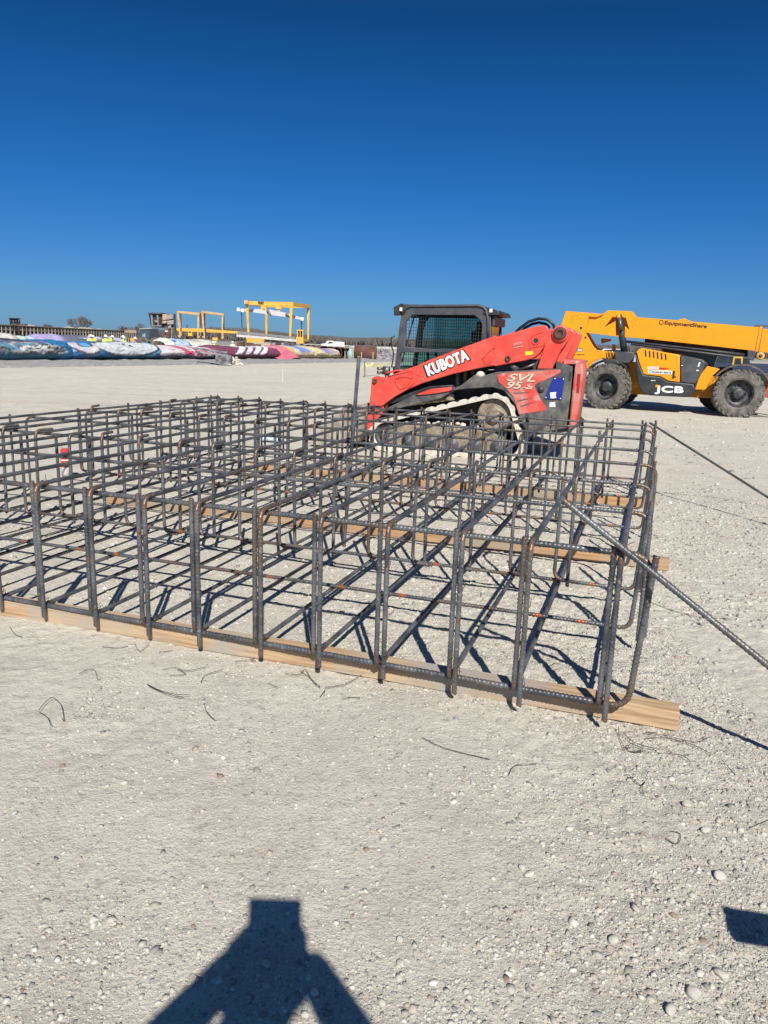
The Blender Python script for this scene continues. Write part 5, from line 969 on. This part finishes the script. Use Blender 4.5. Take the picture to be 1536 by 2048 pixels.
# ------------------------------------------------------------------ people
def figure(name, loc, rz, J_, radii, mat, label=None, cat='person', grp=None, lev=1):
    """J_: joint positions, edges along a skeleton; one continuous skinned surface"""
    names = list(J_); me = bpy.data.meshes.new(name); bm = bmesh.new(); sk_ = bm.verts.layers.skin.verify(); vs2 = {k: bm.verts.new(J_[k]) for k in names}
    E_ = [('pelvis', 'belly'), ('belly', 'chest'), ('chest', 'neck'), ('neck', 'head'), ('head', 'crown')]
    for s in 'lr': E_ += [('chest', 'sh'+s), ('sh'+s, 'el'+s), ('el'+s, 'wr'+s), ('wr'+s, 'hd'+s), ('pelvis', 'hip'+s), ('hip'+s, 'kn'+s), ('kn'+s, 'an'+s), ('an'+s, 'to'+s)]
    for a_, b_ in E_: bm.edges.new((vs2[a_], vs2[b_]))
    for k in names: r_ = radii.get(k if k in radii else k[:-1], .06); vs2[k][sk_].radius = (r_, r_) if np.isscalar(r_) else r_
    vs2['pelvis'][sk_].use_root = True; bm.to_mesh(me); bm.free(); o = bpy.data.objects.new(name, me); COL.objects.link(o); me.materials.append(mat); o.location = loc; o.rotation_euler = (0, 0, rz)
    o.modifiers.new('skin', 'SKIN').use_smooth_shade = True; sb_ = o.modifiers.new('sub', 'SUBSURF'); sb_.levels = sb_.render_levels = lev
    if label: tag(o, label, cat, grp)
    return o
RAD = {'pelvis': (.15, .11), 'belly': (.135, .1), 'chest': (.16, .11), 'neck': .055, 'head': (.078, .092), 'crown': (.07, .08), 'sh': .062, 'el': .043, 'wr': .03, 'hd': .035, 'hip': .085, 'kn': .06, 'an': .042, 'to': .04}
def joints(lean=0, arms='down', ph=0):
    Jt = {'pelvis': (0, 0, .95), 'belly': (0, -lean*.2, 1.13), 'chest': (0, -lean*.5, 1.36), 'neck': (0, -lean*.7, 1.50), 'head': (0, -.02-lean*.8, 1.60), 'crown': (0, -lean*.85, 1.70)}
    for s, g_ in (('l', -1), ('r', 1)):
        Jt['sh'+s] = (g_*.19, -lean*.55, 1.42)
        if arms == 'down': Jt['el'+s] = (g_*.25, .02-lean*.6, 1.14); Jt['wr'+s] = (g_*.24, -.14-lean*.7, .94); Jt['hd'+s] = (g_*.22, -.22-lean*.7, .88)
        Jt['hip'+s] = (g_*.1, 0, .9); Jt['kn'+s] = (g_*.12, -.03+g_*ph*.1, .5); Jt['an'+s] = (g_*.13, g_*ph*.15+.02, .09); Jt['to'+s] = (g_*.14, g_*ph*.15-.12, .05)
    return Jt
def worker(px, pyt, D, vest, hat, label, lean=0, rz=0, sc=1.0):
    top = W(px, pyt, D); z = top.z; loc = Vector((top.x, D, 0)); k = (z)/1.83
    root = figure('person', loc, rz, joints(lean, 'down', .3), RAD, vest, label, 'person', 'workers in hi vis behind the tarped rows'); root.scale = (k, k, k)
    Jt = joints(lean); n_ = Vector(Jt['head']); c_t = Vector(Jt['chest']); b_t = Vector(Jt['pelvis'])
    v = MB().lathe([(.0, 0), (.19, .0), (.2, .12), (.215, .3), (.19, .42), (.08, .5)], (0, 0, 0), (0, 0, 1), 14)
    M3 = (c_t-b_t).normalized(); 
    for i, q in enumerate(v.v): v.v[i] = Vector((q.x, q.y*.68, 0))+b_t+(c_t-b_t)*(q.z/.41)
    v.build('vest', vest, root, True); MB().lathe([(.0, .12), (.07, .11), (.105, .05), (.115, 0), (.15, -.015), (.145, -.02)], n_+Vector((0, 0, .05)), (0, 0, 1), 14).build('hard_hat', hat, root, True)
    MB().lathe([(0, -.11), (.06, -.09), (.085, -.02), (.088, .04), (0, .08)], n_, (0, 0, 1), 12).build('face', skin, root, True)
whh = M('hard_hat_white', (.8, .8, .76), .4)
for a_ in ((180, 667, 47.5, hivis, whh, 'worker in lime vest and white hard hat standing apart at the left of the group', .1, .6), (197, 668.5, 48.5, hiyel, whh, 'worker in a yellow amber vest bending over behind the oval tarp', .5, -1), (211, 667.5, 49.5, hivis, whh, 'upright worker in lime vest right of the amber vest', .1, .4), (217, 668.5, 48.5, hivis, whh, 'worker in lime vest close in front of another at the middle of the group', .4, 1.2), (238, 671, 50.5, hiwhite, whh, 'worker in pale green shirt, his back bent, between lime vests', .5, 2.4), (250, 669, 51, hivis, whh, 'worker in lime vest nearest the orange wheel loader', .2, -.6), (266, 672, 53, pale, whh, 'worker in tan shirt partly hidden by the wheel loader', .3, 1), (427, 681, 60, hivis, whh, 'worker in lime vest behind the maroon tarp', .3, 1), (434, 681.5, 60.5, hiwhite, whh, 'worker in pale vest bending beside the lime vest behind the maroon tarp', .5, -1), (465, 681, 63, hiwhite, whh, 'lone worker in pale green behind the white shapes of the maroon tarp', .1, .2)): worker(*a_[:6], lean=a_[6], rz=a_[7])
# ------------------------------------------------------------------ the photographer, whose shadow falls on the yard
PJ = joints(); yb = -.50
yb = -.44
PJ = {'pelvis': (0, yb, .97), 'belly': (0, yb+.0, 1.16), 'chest': (0, yb+.0, 1.41), 'neck': (0.0, yb+.04, 1.57), 'head': (.045, yb+.10, 1.67), 'crown': (.045, yb+.09, 1.75)}
for s, g_ in (('l', -1), ('r', 1)):
    PJ['sh'+s] = (g_*.2, yb+.02, 1.48); PJ['el'+s] = (g_*.295, yb+.24, 1.31); PJ['wr'+s] = (g_*.125+.02, -.085, 1.475); PJ['hd'+s] = (g_*.085+.02, -.04, 1.525)
    PJ['hip'+s] = (g_*.1, yb, .9); PJ['kn'+s] = (g_*.13, yb+.03, .5); PJ['an'+s] = (g_*.15, yb, .09); PJ['to'+s] = (g_*.16, yb+.15, .05)
RP = dict(RAD); RP.update({'hd': .036, 'wr': .050, 'el': .070, 'sh': .085})
ph_off = Vector((.0, .10, 0))
pg = figure('person', (0, 0, 0), 0, {k: Vector(v) for k, v in PJ.items()}, RP, shirt, 'person standing at the viewpoint in grey shirt, holding up a phone with both hands', 'person', None, 2)
hd = MB().lathe([(0, -.13), (.045, -.12), (.07, -.07), (.08, 0), (.078, .05), (.05, .1), (0, .12)], (.045, yb+.11, 1.68), (0, 0, 1), 20); hd.build('face', skin, pg, True)
MB().box((.045, yb+.20, 1.66), (.022, .03, .04)).build('nose', skin, pg, bev=.006)
MB().lathe([(0, .11), (.06, .10), (.10, .06), (.114, 0), (.124, -.03), (.12, -.035), (.10, -.012)], (.04, yb+.10, 1.72), (0, 0, 1), 24).build('hard_hat', whh, pg, True)
fm_ = MB()
for g_ in (-1, 1):
    for k in range(4):
        z0 = 1.50+.021*k; b0_ = Vector((.02+g_*.085, -.04, z0)); fm_.tube([b0_, b0_+Vector((-g_*.006, .015, .006)), b0_+Vector((-g_*.02, .027, .008)), b0_+Vector((-g_*.03+g_*.008*(k == 3), .026, .006))], [.0095, .009, .0085, .007], 8)
    b0_ = Vector((.02+g_*.085, -.05, 1.5)); fm_.tube([b0_, b0_+Vector((-g_*.015, -.004, .02)), b0_+Vector((-g_*.035, .002, .04))], [.012, .011, .009], 8)
fm_.build('fingers', skin, pg, True)
pm = MB().box((0, 0, 0), (.150, .008, .158)).build('phone', blk, bev=.003); pm.location = (.022, -.0185, 1.585); pm.rotation_euler = (-.12, 0, 0); tag(pm, 'wide dark unfolded phone held up in both hands at the viewpoint', 'phone')
lm = MB().lathe([(0, 0), (.006, 0), (.006, .002), (0, .002)], (0, .004, 0), (0, 1, 0), 14).build('camera_lens', dglass, pm); lm.location = (-.02, 0, 0)
# ------------------------------------------------------------------ unseen stand right of the frame, made up to cast the corner shadow
sunh = Vector((1.15*math.sin(SUN_AZ), -1.15*math.cos(SUN_AZ), 1)); zt2 = .78
c0 = G(1430, 1805)+sunh*zt2; c1 = G(1536, 1822)+sunh*zt2; dx = (c1-c0); dx.z = 0; dx.normalize()
tb = empty('shadow_stand', (c0.x, c0.y, 0), math.atan2(dx.y, dx.x), label='unseen wooden stand added right of the frame to cast the corner shadow', cat='shadow stand')
plate('stand_top', [(0, zt2-.045), (1.6, zt2-.045), (1.6, zt2), (0, zt2)], 0, .0, wood2, tb, 0) if 0 else MB().box((.8, -.055, zt2-.025), (1.6, .11, .03)).build('stand_top', wood2, tb, bev=.004)
tb.children[0].name = 'stand_top'
for x in (.5, 1.45): MB().beam((x, -.055, zt2-.04), (x, -.055, 0), .05, .05).beam((x, -.2, .02), (x, .1, .02), .05, .04).build('leg', wood2, tb)
# small things behind the cage
a = G(133, 958); o = MB().lathe([(0, 0), (.033, 0), (.033, .21), (.03, .215)], (0, 0, 0), (0, 0, 1), 20).build('spray_can', white, None, True); o.location = a
MB().lathe([(.034, .10), (.034, .155)], (0, 0, 0), (0, 0, 1), 20).build('red_band', lred, o, True); MB().lathe([(.034, .165), (.034, .235), (.028, .25), (0, .252)], (0, 0, 0), (0, 0, 1), 20).build('cap', lred, o, True); o.scale = (1.35,)*3; tag(o, 'white marking spray can with red cap standing inside the left part of the cage', 'spray can')
a = G(542, 884); m = MB()
for k in range(14): s = random.uniform(.05, .1); m.lathe([(0, -s*.5), (s, 0), (s*.6, s*.4), (0, s*.6)], (random.uniform(-.13, .13), random.uniform(-.08, .08), .05), (random.uniform(-.4, .4), random.uniform(-.4, .4), 1), 6)
o = m.build('plastic_bag', M('pale_blue_plastic', (.45, .55, .65), .5), None, True); o.location = a; tag(o, 'crumpled pale blue plastic on the ground beside the loader bucket', 'plastic bag')
# junk at the end of the near row
a = G(448, 731); m = MB().box((0, 0, .35), (.9, .5, .5)).beam((-1.8, .3, .95), (.2, .1, .75), .25, .12).beam((-1.7, -.1, .75), (.3, -.1, .6), .06, .1); o = m.build('scrap_frame', M('scrap_steel', (.25, .26, .28), .6, c2=(.06, .06, .07), amt=.5, scale=3), bev=.02); o.location = a; tag(o, 'grey scrap steel frame lying at the foot of the maroon tarp', 'scrap')
a = G(460, 729); m = MB()
for k in range(60): s = random.uniform(.06, .18); h = random.uniform(0, 1); m.lathe([(0, -s*.5), (s, 0), (s*.6, s*.5), (0, s*.7)], (random.uniform(-.8, 1.0)*(1-h*.6), random.uniform(-.4, .4), h*.42), (random.uniform(-.4, .4), random.uniform(-.4, .4), 1), 7)
o = m.build('stone_pile', palemud); o.location = a; tag(o, 'small pile of pale stones beside the grey scrap frame', 'stones')
